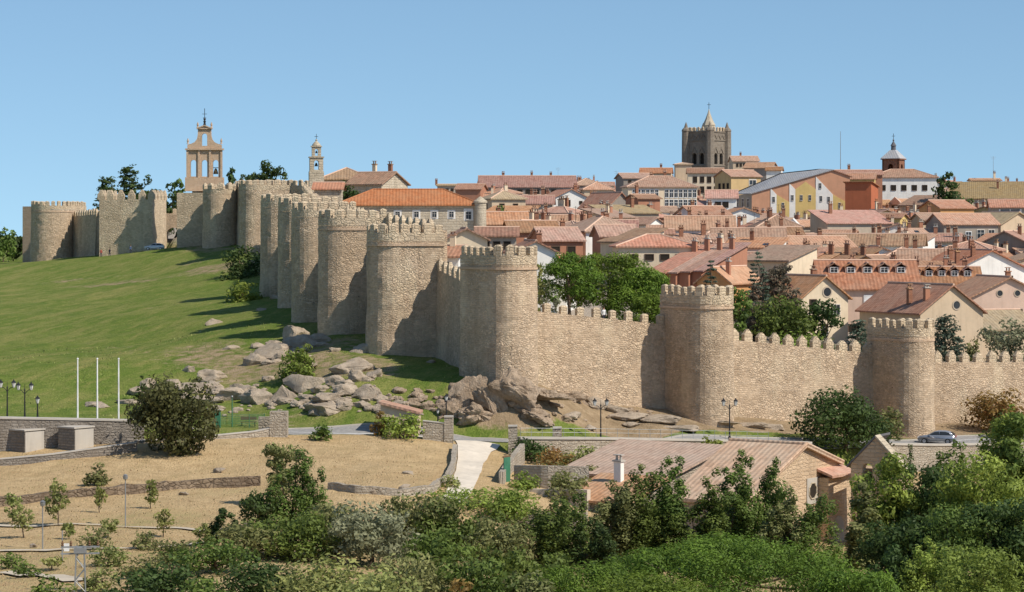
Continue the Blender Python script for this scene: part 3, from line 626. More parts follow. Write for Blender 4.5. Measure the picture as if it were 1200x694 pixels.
def roof_mesh(W_, D_, kind, rise, ov=.45, t=.22):
    a, b_ = W_/2+ov, D_/2+ov; mb = MB()
    if kind == 'gx': dz = -rise/(D_/2)*ov; V = [(-a,-b_,dz),(a,-b_,dz),(a,0,rise),(-a,0,rise),(a,b_,dz),(-a,b_,dz)]; Fs = [(0,1,2,3),(3,2,4,5)]
    elif kind == 'gy': dz = -rise/(W_/2)*ov; V = [(-a,-b_,dz),(0,-b_,rise),(0,b_,rise),(-a,b_,dz),(a,-b_,dz),(a,b_,dz)]; Fs = [(0,1,2,3),(1,4,5,2)]
    elif kind == 'hip':
        m_ = min(W_, D_)/2; dz = -rise/m_*ov
        if W_ >= D_: V = [(-a,-b_,dz),(a,-b_,dz),(a,b_,dz),(-a,b_,dz),(-a+b_,0,rise),(a-b_,0,rise)]; Fs = [(0,1,5,4),(1,2,5),(2,3,4,5),(3,0,4)]
        else: V = [(-a,-b_,dz),(a,-b_,dz),(a,b_,dz),(-a,b_,dz),(0,-b_+a,rise),(0,b_-a,rise)]; Fs = [(0,1,4),(1,2,5,4),(2,3,5),(3,0,4,5)]
    elif kind == 'shed': V = [(-a,-b_,-rise/D_*ov),(a,-b_,-rise/D_*ov),(a,b_,rise*(1+ov/D_)),(-a,b_,rise*(1+ov/D_))]; Fs = [(0,1,2,3)]
    mb.shell([(x, y, z+t) for x, y, z in V], Fs, t-.02)
    # rounded ridge tiles
    if kind == 'gx': mb.tube((-a, 0, rise+t), (a, 0, rise+t), .15, n=6, mi=1)
    if kind == 'gy': mb.tube((0, -b_, rise+t), (0, b_, rise+t), .15, n=6, mi=1)
    if kind == 'hip':
        rr_ = [Vector((x, y, z+t)) for x, y, z in V]
        if (rr_[4]-rr_[5]).length > .2: mb.tube(rr_[4], rr_[5], .15, n=6, mi=1)
        for k, e in ((0,4),(1,5 if W_ >= D_ else 4),(2,5),(3,4 if W_ >= D_ else 5)): mb.tube(rr_[k], rr_[e], .14, n=6, mi=1)
    return mb
def roof_z(W_, D_, kind, rise, x, y):
    if kind == 'gx': return rise*(1-abs(y)/(D_/2))
    if kind == 'gy': return rise*(1-abs(x)/(W_/2))
    if kind == 'shed': return rise*(y+D_/2)/D_
    m_ = min(W_, D_)/2; return rise*min(1, (W_/2-abs(x))/m_, (D_/2-abs(y))/m_)
def house(label, px, eave, Y, W_, D_, rot=0, roof='gx', rise=None, wall='cream', tile='tile_orange', ch=(), win=(), cat='house', group=None, name='house', h=None, zb=None, dorm=None, ov=.45):
    x, y0 = P2(px, Y); y = Y+D_/2*abs(math.cos(R(rot))); rz = R(rot); ze = at(px, eave, Y).z
    c, s = math.cos(rz), math.sin(rz); cn = [(x+a*c-b_*s, y+a*s+b_*c) for a in (-W_/2, W_/2) for b_ in (-D_/2, D_/2)]
    zg = (min(gz(*p) for p in cn)-.3) if zb is None else zb
    if ze-zg < 2.6: zg = ze-2.8
    if h: ze = zg+h
    Hh = ze-zg; rise = rise if rise is not None else {'gx': D_*.16, 'gy': W_*.17, 'hip': min(W_, D_)*.17, 'shed': D_*.2}[roof]
    t = thing(name, (x, y, zg), rz, label, cat, group); FOOT.append((x, y, math.hypot(W_, D_)/2*.82)); mb = MB(); w2, d2 = W_/2, D_/2
    V = [(-w2,-d2,0),(w2,-d2,0),(w2,d2,0),(-w2,d2,0),(-w2,-d2,Hh),(w2,-d2,Hh),(w2,d2,Hh),(-w2,d2,Hh)]
    if roof == 'gx': V += [(-w2,0,Hh+rise),(w2,0,Hh+rise)]; Fs = [(0,1,5,4),(1,2,6,9,5),(2,3,7,6),(3,0,4,8,7)]
    elif roof == 'gy': V += [(0,-d2,Hh+rise),(0,d2,Hh+rise)]; Fs = [(0,1,5,8,4),(1,2,6,5),(2,3,7,9,6),(3,0,4,7)]
    elif roof == 'shed': V[6] = (w2,d2,Hh+rise); V[7] = (-w2,d2,Hh+rise); Fs = [(0,1,5,4),(1,2,6,5),(2,3,7,6),(3,0,4,7)]
    else: Fs = [(0,1,5,4),(1,2,6,5),(2,3,7,6),(3,0,4,7)]
    mb.add(V, Fs); mb.build('wall', wall, t)
    rf = roof_mesh(W_, D_, roof, rise, ov).build('roof', [tile, 'ridge_tile'], t, loc=(0,0,Hh))
    for k in ch:
        cx, cy, ck = (k+(0,))[:3]; link('chimney', CHIM[ck], rf, (cx*w2, cy*d2, roof_z(W_, D_, roof, rise, cx*w2, cy*d2)+.1), 0, (random.uniform(.9,1.2), 1.1, random.uniform(.8,1.25)))
    for q_ in win:     # (side, u, z from eave down, width, height, style)
        sd_, u, dz, ww, wh, st = q_
        if sd_ == 'f': loc, r_ = (u*w2, -d2-.005, Hh-dz), 0
        elif sd_ == 'r': loc, r_ = (w2+.005, u*d2, Hh-dz), math.pi/2
        else: loc, r_ = (-w2-.005, -u*d2, Hh-dz), -math.pi/2
        o_ = link('window', WIN[st], t, loc, r_, (ww, 1, wh))
    if dorm:
        n_, fy, dw, tl = dorm
        for i in range(n_):
            u = (-1+(2*i+1)/n_)*w2*.86; yy = -d2*fy; zz_ = Hh+roof_z(W_, D_, roof, rise, u, yy)
            dm = MB(); dm.box((u, yy+.6, zz_+.45), (dw, 1.6, .95)); d_ = dm.build('dormer', wall, t)
            rm = roof_mesh(dw, 1.9, 'gy', .42, .18, .14); rm.build('dormer_roof', [tl, 'ridge_tile'], d_, loc=(u, yy+.7, zz_+.93))
            link('window', WIN['white'], d_, (u, yy-.205, zz_+.5), 0, (dw*.72, 1, .75))
    return t
def row(side, n, dz, ww, wh, st='light', span=.8): return [(side, (-1+(2*i+1)/n)*span if n > 1 else 0, dz, ww, wh, st) for i in range(n)]
W = row
# near rows just inside the wall
house('cream gable-fronted house with a round window under the apex', 942, 349, 336, 7.2, 13, 25, 'gy', 2.7, 'cream', 'tile_orange', [(.3,-.3)], [('f',.1,-.75,1.5,1.5,'round'),('f',-.5,.9,1.1,1.5,'dark'),('f',.5,1.6,1.1,1.5,'light'),('f',0,4.2,1.1,1.5,'light')])
house('long terrace with five roof dormers above white-shuttered windows', 1020, 338, 352, 13.5, 11, 0, 'gx', 3.6, 'pink', 'tile_orange', [(-.2,.5),(.6,.4)], [('f',-.02,2.0,1.6,2.2,'shutter'),('f',.42,2.0,1.6,2.2,'shutter'),('f',-.62,2.0,1.3,2.0,'light'),('f',-.3,5.6,2.2,1.4,'dark')], dorm=(5,.45,1.5,'tile_orange'), cat='terrace')
house('tan hall with a tall brick chimney behind the rightmost wall tower', 1088, 366, 324, 9.5, 14, 25, 'gy', 3.3, 'tan', 'tile_orange', [(-.55,-.75,2),(-.75,-.4,0)], [('f',.15,-.9,1.3,1.3,'round')])
house('pink gable end with two round windows at the right edge', 1174, 349, 343, 11, 12, 10, 'gy', 2.6, 'pink', 'tile_brown', [(.5,.3)], [('f',-.25,-.6,1.0,1.0,'round'),('f',.2,-.6,1.0,1.0,'round'),('f',-.3,2.5,.8,1.7,'light'),('f',.25,2.5,.9,2.0,'dark'),('f',.7,2.5,.8,1.7,'light')])
house('low house with a broad brown roof above the grey-green tree', 1163, 386, 334, 9.5, 10, 20, 'gx', 2.2, 'tan', 'tile_ochre', [], [('l',0,1.6,1.0,1.2,'dark')], cat='shed')
house('dormered terrace roof left of the pink gable end', 1108, 335, 360, 10.5, 9, -4, 'gx', 2.4, 'pink', 'tile_orange', [(-.6,.4,0),(-.2,.5,0),(.3,.5,0),(.7,.4,0)], [], dorm=(5,.5,1.2,'tile_orange'), cat='terrace')
house('big white gable with a row of brick chimneys on its orange roof', 1146, 315, 383, 11.5, 13, 18, 'gy', 2.6, 'white', 'tile_orange', [(-.75,-.6),(-.6,.0),(-.35,-.7),(.2,.3),(.6,-.2)], W('f',3,1.6,1.1,1.1,'dark'))
house('orange roofed house left of the big white gable', 1098, 311, 392, 9.5, 12, -8, 'gx', 2.2, 'tan', 'tile_orange', [(-.5,.2),(.3,.3),(.8,.3)], W('f',3,1.4,.9,1.2,'dark'))
for i, px in enumerate((950, 969, 988, 1007)):
    house('narrow brown-roofed row house with one brick stack, %s from the left of four' % ['first','second','third','fourth'][i], px, 312+i*.5, 396, 2.75, 13, -31, 'shed', 2.6, 'brickred', 'tile_brown', [(.55,.25)], [], group='stepped row houses')
house('peach gable wall closing the stepped row of brown roofs', 1030, 314, 392, 6.5, 8, -28, 'gy', 1.7, 'orange', 'tile_brown', [(.8,.2)], [('f',-.3,.1,.9,.9,'dark')])
house('brown hipped roof above the dormered terrace', 1062, 306, 402, 8.5, 9, 0, 'hip', 1.9, 'tan', 'tile_brown', [(.2,.2)], W('f',2,1.2,.9,1.2,'dark'))
house('long house with a bright white side wall and brown roof', 953, 290, 418, 12, 10, 12, 'gx', 1.6, 'white', 'tile_pink', [(-.7,.4),(-.2,.5),(.4,.4)], [('f',.5,1.4,1.0,1.2,'dark')])
house('white house with a low pitched roof running down to the right', 1028, 288, 432, 17, 9, -12, 'gx', 1.8, 'white', 'tile_brown', [(-.4,.3),(.1,.4),(.5,.3)], W('f',4,1.5,.9,1.2,'dark'))
house('blank cream gable wall beside the umbrella pine clearing', 917, 306, 372, 7.5, 9, -35, 'shed', 2.0, 'cream', 'tile_brown', [], [])
# behind the umbrella pines
house('cream house with a hipped brown roof directly behind the umbrella pines', 768, 289, 362, 11.0, 9, 3, 'hip', 1.5, 'cream', 'tile_pink', [], W('f',4,1.5,1.35,.9,'dark'))
house('small cream attic box rising behind the hipped cream house', 772, 275, 384, 4.2, 5, 0, 'gx', .6, 'cream', 'tile_pink', [], [])
house('lean-to with a cream parapet left of the cream attic box', 742, 284, 374, 6.5, 7, -38, 'shed', 1.8, 'cream', 'tile_brown', [], [])
house('white and pink block with a hipped roof above the pines', 704, 271, 398, 9.4, 12, 20, 'hip', 2.1, 'white', 'tile_pink', [(-.1,.5,0),(.4,.3,0)], W('f',3,2.4,.9,1.3,'light')+[('l',u,2.6,1.1,2.2,'light') for u in (-.6,0,.6)]+[('l',u,6,1.1,2.2,'light') for u in (-.6,0,.6)])
house('brick house with open timber loggia left of the white and pink block', 652, 282, 392, 6.2, 9, 14, 'gx', 1.8, 'brickred', 'tile_brown', [(.5,.4)], W('f',2,1.8,1.4,2.0,'dark'))
house('reddish house with dark timber balcony behind the pines', 722, 277, 378, 5.5, 8, 8, 'gx', 1.5, 'brickred', 'tile_brown', [], W('f',2,1.3,1.6,1.4,'dark'))
for i, px in enumerate((800, 815, 830, 845)):
    house('pink-roofed row house with a thick brick stack, %s from the left of four' % ['first','second','third','fourth'][i], px, 321-i*1.0, 352, 2.3, 15, -30, 'shed', 3.6, 'brickred', 'tile_pink', [(.3,.55,2)], [], group='row houses by the pines')
house('blank peach gable behind the dark cypress', 858, 331, 348, 5.0, 10, -30, 'gy', 1.9, 'orange', 'tile_pink', [(.5,-.6,2)], [])
house('house with a big plain orange roof right of the cream attic box', 820, 292, 404, 8.5, 10, 6, 'shed', 2.2, 'tan', 'tile_orange', [(-.5,.6),(.4,.8)], [])
house('broad brown roof stretching behind the dark conifers', 893, 312, 378, 8, 9, -6, 'gx', 1.8, 'tan', 'tile_brown', [(-.5,.3),(.3,.2)], [('f',-.5,1.2,1,1,'dark')])
house('house with a white sun-room under a red roof', 880, 285, 414, 11.5, 9, -3, 'gx', 2.2, 'brickred', 'tile_orange', [(-.6,.2),(.6,.4)], [('f',-.62,1.5,2.6,1.7,'white')])
# left, above the corner tower
house('plain cream gable end just above the left-row towers', 543, 281, 318, 5.2, 9, 5, 'gy', 1.25, 'cream', 'tile_brown', [], [], zb=36)
house('small white house with a brown roof between cream gable and corner tower', 527, 301, 304, 3.4, 6, -12, 'gx', 1.1, 'white', 'tile_brown', [(.2,0,1)], [('f',.1,1.2,.9,1.2,'dark')], zb=33)
house('little house with a flat brown roof right of the cream gable', 582, 277, 338, 5.2, 7, 0, 'gx', 1.0, 'stone', 'tile_brown', [], W('f',3,1.2,1.0,1.1,'dark'), zb=35)
house('white gable peeping over the corner tower', 622, 296, 322, 5.4, 9, 8, 'gy', 1.3, 'white', 'tile_brown', [(.3,-.4,0)], [], zb=33)
house('pale house with a red roof among shrubs right of the corner tower', 650, 312, 330, 4.5, 7, -12, 'gy', 1.2, 'white', 'tile_red', [], [('f',0,1.2,1.0,1.0,'dark')])
house('brick house with two tall windows above the corner tower', 622, 272, 404, 7.6, 9, 8, 'gx', 1.6, 'brickred', 'tile_brown', [(.3,.3)], W('f',2,1.9,1.2,1.9,'light',.55))
house('long tile roofed house with one chimney right of the round turret', 588, 263, 430, 9, 9, 4, 'gx', 1.9, 'brickred', 'tile_orange', [(-.1,.3)], W('f',3,1.4,1.0,1.3,'dark'))
house('grey-green flat fronted shed on the slope above the brick house', 662, 262, 440, 7, 8, -4, 'gx', 1.3, 'stone', 'tile_brown', [], [('f',.3,1.1,1.4,1.0,'dark')])
house('small square house with a pyramid roof below the skyline row', 590, 233, 520, 7.2, 7, 18, 'hip', 1.5, 'tan', 'tile_ochre', [(.2,.2,1)], W('f',2,1.6,1.1,1.3,'dark')+[('l',0,1.6,1.1,1.3,'dark')])
house('low orange roofed house right of the pyramid roofed house', 618, 239, 540, 11, 8, -3, 'gx', 1.6, 'stone', 'tile_orange', [(.3,.3),(.6,.3)], [])
house('wide white gable house with one dark window', 662, 236, 590, 11.5, 12, 14, 'gy', 2.7, 'white', 'tile_orange', [(.4,-.2)], [('f',-.15,.4,1.4,1.5,'dark'),('f',.4,.3,.8,.8,'dark')])
house('steep brown gable with weathered boards left of the glazed galleries', 712, 243, 575, 7, 12, 30, 'gy', 3.2, 'taupe', 'tile_orange', [], [('f',0,.4,1.4,1.4,'dark')])
house('blocky brick tower house in front of the glazed galleries', 754, 233, 560, 5.4, 6, 25, 'gx', .8, 'brickred', 'tile_orange', [(-.5,.1)], [('f',0,2,1.1,1.6,'dark')])
house('tan garden wall house running up toward the brick tower house', 733, 250, 520, 12, 7, 24, 'shed', 1.5, 'tan', 'tile_ochre', [(.4,.4)], [])
# centre: galleries, cathedral surroundings
house('cream house with two white glazed galleries under a wide orange roof', 774, 219, 640, 17.4, 12, 5, 'hip', 2.6, 'cream', 'tile_orange', [(-.2,.3),(.2,.3)],
      [('f',-.82+.13*i,1.7,.95,2.2,'white') for i in range(6)]+[('f',.12+.135*i,1.7,1.0,2.2,'white') for i in range(7)]+[('f',.12+.135*i,4.2,1.0,2.2,'white') for i in range(7)], cat='gallery house')
house('cream three storey facade just below the cathedral tower', 828, 203, 760, 10.5, 10, -3, 'gx', 1.4, 'cream', 'tile_brown', [], W('f',4,1.9,1.3,1.9,'dark')+W('f',4,4.9,1.3,2.0,'dark')+W('f',4,7.8,1.3,2.0,'dark'))
house('flat topped tan block on the skyline left of the cathedral', 801, 193, 800, 5.0, 6, 0, 'hip', .5, 'tan', 'tile_ochre', [], [])
house('ochre house with a dark slatted window beside the striped building', 866, 207, 700, 9.3, 9, 25, 'gx', 1.7, 'ochre', 'tile_orange', [], [('f',.45,2.8,2.4,4.2,'light'),('l',-.4,2.6,1.2,1.6,'dark'),('l',.1,2.6,1.2,1.6,'dark'),('l',.6,2.6,1.2,1.6,'dark'),('l',0,5.8,1.2,1.6,'dark')])
house('pale building with arcaded top floor right of the cathedral', 873, 189, 850, 8.6, 9, 4, 'gx', 1.6, 'tan', 'tile_brown', [(-.2,.3)], W('f',6,1.3,.8,1.2,'dark'))
house('brown roofed house at the right shoulder of the cathedral', 893, 197, 830, 9, 9, -20, 'gx', 1.7, 'taupe', 'tile_brown', [], [])
house('small white house on the skyline left of the striped building', 909, 200, 780, 4.5, 7, -10, 'gx', 1.0, 'white', 'tile_orange', [], [])
house('small white house with two windows under an orange roof', 847, 232, 600, 7.0, 7, -4, 'gx', 1.7, 'white', 'tile_orange', [], W('f',2,1.6,1.5,1.4,'dark',.5))
house('lilac-white house with a white gallery window band', 825, 252, 510, 8.0, 9, 20, 'gx', 1.6, 'lilac', 'tile_orange', [(-.4,.3),(.6,.4)], W('f',4,1.5,1.2,1.5,'white',.75)+[('l',0,1.5,1,1.3,'light')])
house('white shed gable below the small two-window house', 868, 251, 530, 7.0, 8, 8, 'gy', 1.2, 'white', 'tile_orange', [], [('f',-.2,.9,1.0,.9,'dark')])
house('lilac-grey terrace with brown roof below the lilac-white house', 822, 269, 455, 12, 8, -2, 'gx', 2.2, 'lilac', 'tile_pink', [(-.6,.4),(-.3,.4),(.2,.4),(.7,.3)], [('f',-.62,1.2,2.6,.9,'dark'),('f',-.4,1.2,1.2,.9,'dark'),('f',.5,1.2,1.2,.9,'dark')], cat='terrace')
house('long pink-grey roof with glints right of the lilac-grey terrace', 912, 266, 470, 8, 9, 4, 'hip', 2.0, 'lilac', 'tile_brown', [(-.2,.2),(.4,.2)], [])
# right: church hall, coloured building, yellow and orange houses
house('yellow house with four brown-shuttered windows', 1046, 256, 545, 6.0, 8, -20, 'gx', .9, 'yellow', 'tile_brown', [], [('f',-.45,1.6,1.0,1.2,'dark'),('f',.45,1.6,1.0,1.2,'dark'),('f',-.45,4.3,1.0,1.2,'light'),('f',.45,4.3,1.0,1.2,'light')])
house('grey rendered tenement with a white awning on its side', 1132, 263, 512, 11.5, 10, 12, 'gx', 2.0, 'grey', 'tile_orange', [], [('f',-.1,2.4,1.3,2.0,'white'),('f',.35,2.0,1.7,2.0,'light'),('f',.75,2.0,1.4,2.0,'light'),('l',.2,2.2,1.0,1.4,'dark'),('l',-.5,4.5,1.0,1.6,'dark')])
house('bright orange house with three windows below the dark skyline tree', 1113, 244, 565, 8.6, 9, 22, 'gx', 1.6, 'orange', 'tile_orange', [], [('l',-.6,2.0,1.0,1.6,'dark'),('l',0,2.0,1.0,1.6,'dark'),('l',.6,2.0,1.0,1.6,'dark')])
house('pale stone house with balconies left of the grey tenement', 1091, 258, 550, 5, 8, 10, 'gx', 1.3, 'tan', 'tile_brown', [(.2,.2)], W('f',2,2,1,1.6,'dark'))
house('white hall with a row of five dark windows below the church tower', 1061, 208, 715, 18.5, 12, -4, 'hip', 2.2, 'white', 'tile_brown', [], W('f',5,2.9,1.5,1.6,'dark',.78)+[('f',.0,7.2,1.6,1.0,'dark')], cat='hall')
house('lean-to with a long dark roof before the white hall', 1084, 241, 640, 8.5, 9, -35, 'shed', 2.4, 'tan', 'tile_brown', [], [])
house('wide barn with a long ochre roof on the right skyline', 1163, 233, 670, 19, 16, -10, 'shed', 4.4, 'tan', 'tile_ochre', [(.3,.2)], [], cat='barn')
house('small dark building on the skyline at far right', 1156, 212, 720, 8, 6, 0, 'gx', .5, 'tan', 'tile_brown', [(.7,0,1)], [('f',-.3,1.2,1.2,1.0,'dark')])
house('tan gable house with one window right of the grey tenement', 1178, 263, 530, 9.5, 11, 30, 'gy', 2.4, 'tan', 'tile_ochre', [], [('f',0,1.3,.9,1.2,'light')])
house('house with a white awning band near the right edge', 1186, 243, 575, 8.5, 8, -6, 'gx', 1.6, 'grey', 'tile_orange', [], [('f',0,.9,5.0,1.0,'white'),('f',-.5,2.6,1.0,1.4,'dark')])
house('dark brown gabled roof at the right edge', 1190, 286, 470, 9, 10, -24, 'gy', 2.2, 'taupe', 'tile_brown', [(.3,.3)], [('f',0,.6,1.2,1.2,'dark')])
house('low orange roof between the yellow house and the grey tenement', 1105, 284, 500, 8, 8, -14, 'gx', 1.5, 'stone', 'tile_orange', [(.4,.3)], [])
house('sloping grey stone wall house left of the yellow house', 1000, 262, 520, 14, 9, 16, 'shed', 2.5, 'stone', 'tile_pink', [(-.5,.5)], [('l',0,1.6,1,1.2,'dark')])
house('cream house with tall brick chimneys left of the stepped row', 915, 278, 450, 7.5, 8, 6, 'gx', 1.6, 'cream', 'tile_brown', [(.2,.3),(-.5,.3)], [('f',0,1.4,1.0,1.2,'dark')])
plaster('panel_brick', (.62,.33,.20), .2)
# the building painted in brick, white, yellow and red panels
def coloured():
    Yc = 640; x0, _ = P2(872, Yc); t = thing('panelled_building', (P2(950, Yc)[0], Yc, gz(P2(950, Yc)[0], Yc)-1), 0, 'building painted in zigzag brick, white and yellow panels under a grey roof', 'building')
    s_ = Yc/F; g0 = t.location.z
    def Q(px, py, y=0): return ((px-950)*s_, y, CZ-(py-H0)*s_-g0)
    mb = MB(); base = 255; T = 12
    top = [(881,226),(925,214),(940,209),(976,199),(996,206),(996,base),(881,base)]
    def fix(o2):
        b2 = bmesh.new(); b2.from_mesh(o2.data); bmesh.ops.recalc_face_normals(b2, faces=b2.faces); b2.to_mesh(o2.data); b2.free(); return o2
    n = len(top); mb.add([Q(*p) for p in top]+[Q(*p, T) for p in top], [tuple(range(n-1,-1,-1)), tuple(range(n, 2*n))]+[(i, (i+1) % n, n+(i+1) % n, n+i) for i in range(n)])
    fix(mb.build('wall', 'panel_brick', t))
    def panel(pts, mat, y=-.12, name='painted_panel'):
        m2 = MB(); k = len(pts); m2.add([Q(*p, y) for p in pts]+[Q(*p, -.004) for p in pts], [tuple(range(k))]+[(i, k+i, k+(i+1) % k, (i+1) % k) for i in range(k)]); fix(m2.build(name, mat, t))
    panel([(903,220.5),(910,228),(910,base),(903,base)], 'white'); panel([(910,228),(925,237),(925,base),(910,base)], 'yellow'); panel([(925,215),(932,222),(932,base),(925,base)], 'white')
    panel([(932,222),(944,213),(956,222),(956,base),(932,base)], 'yellow'); panel([(956,207),(976,228),(976,base),(956,base)], 'white'); panel([(976,228),(994,238),(994,base),(976,base)], 'yellow')
    for px, py in ((906.5,234),(917.5,241),(928.5,232),(939,232),(949,232),(961,218),(962,233),(971,234),(984,241)): link('window', WIN['light'], t, (*Q(px, py)[:1], -.125, Q(px, py)[2]), 0, (.7, 1, 1.5))
    m3 = MB(); a_ = Q(881,226); b_ = Q(881,base); l_ = Q(864,229.5,9); m3.add([a_, (l_[0], 9, l_[2]), (l_[0], 9, b_[2]), b_], [(0,1,2,3)]); m3.build('side_wall', 'grey', t)
    for k in range(3): f_ = .2+.3*k; link('window', WIN['light'], t, (a_[0]+(l_[0]-a_[0])*f_-.03, 9*f_-.02, Q(0,238)[2]), -math.atan2(9, a_[0]-l_[0]), (1.2, 1, 2.6))
    m4 = MB(); m4.shell([Q(879.5,226.6,-.3), Q(925,213.8,-.3), Q(976,198.6,-.3), Q(968,196.5,T), Q(921,201.5,T), Q(862,226.5,T)], [(0,1,2,3,4,5)], .22); m4.build('roof', 'tile_grey', t)
    m5 = MB(); m5.shell([Q(976.2,198.8,-.3), Q(999,207,-.3), Q(999,206,T), Q(968.2,196.7,T)], [(0,1,2,3)], .2); m5.build('roof', 'tile_orange', t)
    FOOT.append((t.location.x, Yc+6, 14))
coloured()
house('deep red windowless block beside the painted panel building', 1013, 214, 625, 6.4, 10, -18, 'shed', -1.0, 'redwall', 'tile_red', [], [], zb=None)
house('mustard low block in front of the white hall', 1012, 210, 668, 7, 8, -10, 'gx', 1.4, 'yellow', 'tile_orange', [], [])
house('brown roof joining the painted building and the white hall', 1008, 205, 690, 12, 8, 0, 'gx', 1.2, 'brickred', 'tile_orange', [(-.4,.2)], [])
# skyline, left part
house('long orange roofed row with dark loggias on the left skyline', 618, 219, 720, 27, 10, 3, 'gx', 3.0, 'taupe', 'tile_orange', [(-.5,.3),(.1,.3),(.5,.2)], W('f',9,1.4,1.6,1.3,'dark'))
house('flat topped stone block on the skyline behind the long red roof', 527, 218, 760, 7.4, 7, 0, 'gx', .4, 'stone', 'tile_ochre', [(-1.1,0,0)], W('f',4,1.2,.9,.9,'dark'))
house('brown gabled house at the left end of the loggia row', 552, 222, 700, 7, 8, -12, 'gx', 1.4, 'brickred', 'tile_orange', [], [])
house('rounded brown roof on the skyline right of the loggia row', 687, 217, 760, 9, 10, 10, 'hip', 1.9, 'taupe', 'tile_brown', [], [])
house('orange hipped roof left of the gallery house skyline', 700, 222, 700, 8, 9, 5, 'hip', 2.0, 'tan', 'tile_orange', [], [])
house('dark eaved house above the glazed galleries', 745, 209, 720, 9, 9, 12, 'gx', 1.3, 'taupe', 'tile_brown', [], W('f',4,1.0,1.0,.9,'dark'))
house('tan house stepping up left of the cathedral', 770, 203, 790, 9.5, 9, -6, 'gx', 1.5, 'tan', 'tile_orange', [(.3,.3)], W('f',3,1.6,1.0,1.2,'dark'))
# ------------------------------------------------------------------ long red-roofed building with a round corner turret
def longhouse():
    Yc = 405; x0, x1 = P2(396, Yc)[0], P2(561, Yc)[0]; W_ = x1-x0; D_ = 11; ze = at(0, 240, Yc).z; zg = gz(0, 380)-8
    t = thing('long_building', ((x0+x1)/2, Yc, zg), R(2), 'long grey building with a bright orange-red roof behind the left-row towers', 'building'); Hh = ze-zg
    mb = MB(); w2 = W_/2; mb.add([(-w2,0,0),(w2,0,0),(w2,D_,0),(-w2,D_,0),(-w2,0,Hh),(w2,0,Hh),(w2,D_,Hh),(-w2,D_,Hh)], [(0,1,5,4),(1,2,6,5),(2,3,7,6),(3,0,4,7),(4,5,6,7)]); mb.build('wall', 'ashlar', t)
    m2 = MB(); m2.box((0, -.12, -.12), (W_+.3, .24, .3)); m2.build('cornice', 'ashlar', t, loc=(0,0,Hh))
    roof_mesh(W_, D_, 'hip', 2.3, .5).build('roof', ['tile_red', 'tile_red'], t, loc=(0, D_/2, Hh))
    for px in (415, 437, 466, 488, 509, 529, 549):
        u = P2(px, Yc)[0]-(x0+x1)/2; big = px == 549
        f = link('window', WIN['light'], t, (u, -.01, Hh-1.55-(.15 if big else 0)), 0, (.95 if big else .8, 1, 1.35 if big else 1.0))
        m3 = MB(); ww, wh = (1.5, 1.9) if big else (1.25, 1.4)
        m3.add([(u-ww/2, -.02, Hh-1.55-wh/2), (u+ww/2, -.02, Hh-1.55-wh/2), (u+ww/2, -.02, Hh-1.55+wh/2), (u-ww/2, -.02, Hh-1.55+wh/2)], [(0,1,2,3)]); m3.build('window_surround', 'white', t)
    m4 = MB(); tz = Hh-6.6; m4.lathe([(.15,tz-1.6),(.7,tz-.7),(.95,tz),(1.08,tz+.1),(1.08,tz+.3),(.95,tz+.4),(.95,Hh+.2),(1.1,Hh+.3),(1.1,Hh+.55),(.1,Hh+1.3)], (w2+.25, -.2, 0), 20); m4.build('turret', 'ashlar', t, smooth=False)
    FOOT.append((t.location.x, Yc+5, 13)); FOOT.append((t.location.x+6, Yc+5, 8))
longhouse()
house('stone house with a hipped ochre roof beside the convent bell turret', 404, 210, 450, 9.0, 10, 3, 'hip', 1.9, 'ashlar', 'tile_ochre', [], [])
house('stone house with stepped brown roofs right of the ochre hipped roof', 441, 216, 446, 7.0, 9, -28, 'gx', 2.0, 'ashlar', 'tile_brown', [(-.4,.3,1),(.6,.2,0)], [])
house('low orange roof ridge at the left end of the long red-roofed building', 384, 222, 425, 4.5, 7, 0, 'gx', 1.0, 'ashlar', 'tile_red', [], [])
def convent_turret():
    Yc = 440; s_ = Yc/F; x, _ = P2(371, Yc); zb = at(371, 232, Yc).z; zt = lambda py: CZ-(py-H0)*s_-zb
    t = thing('bell_turret', (x, Yc, zb), R(8), 'slim stone bell turret with an open arch and cross left of the ochre roof', 'bell turret')
    MB().box((0, .9, zt(201)/2), (2.5, 2.5, zt(201))).build('base', 'ashlar', t)
    for nm, w_, a, b_, th in (('belfry', 2.3, 201, 185, 1.8), ('belfry', 1.55, 184, 172.5, 1.2)):
        h_ = zt(b_)-zt(a); o_ = arch_plate(w_, h_, [(0, h_*.12, w_*.36, h_*.7)], th).build(nm, 'ashlar', t, loc=(0, 0, zt(a)+.01)); c_ = MB(); c_.box((0, th/2, h_+.1), (w_+.3, th+.3, .2)); c_.build('cornice', 'ashlar', o_)
        bl = MB(); bl.lathe([(w_*.13,0),(w_*.10,h_*.12),(w_*.06,h_*.22),(.05,h_*.26)], (0, th/2, h_*.38), 10); bl.build('bell', 'bronze', o_)
    MB().lathe([(.8,0),(.62,.35),(.3,.7),(.12,.85),(.2,1.0),(.05,1.2)], (0, .6, zt(171)), 12).build('dome', 'ashlar', t)
    c = MB(); c.tube((0,.6,zt(166)), (0,.6,zt(157)), .045, n=6); c.tube((-.32,.6,zt(160)), (.32,.6,zt(160)), .04, n=6); c.build('cross', 'dark_metal', t)
convent_turret()
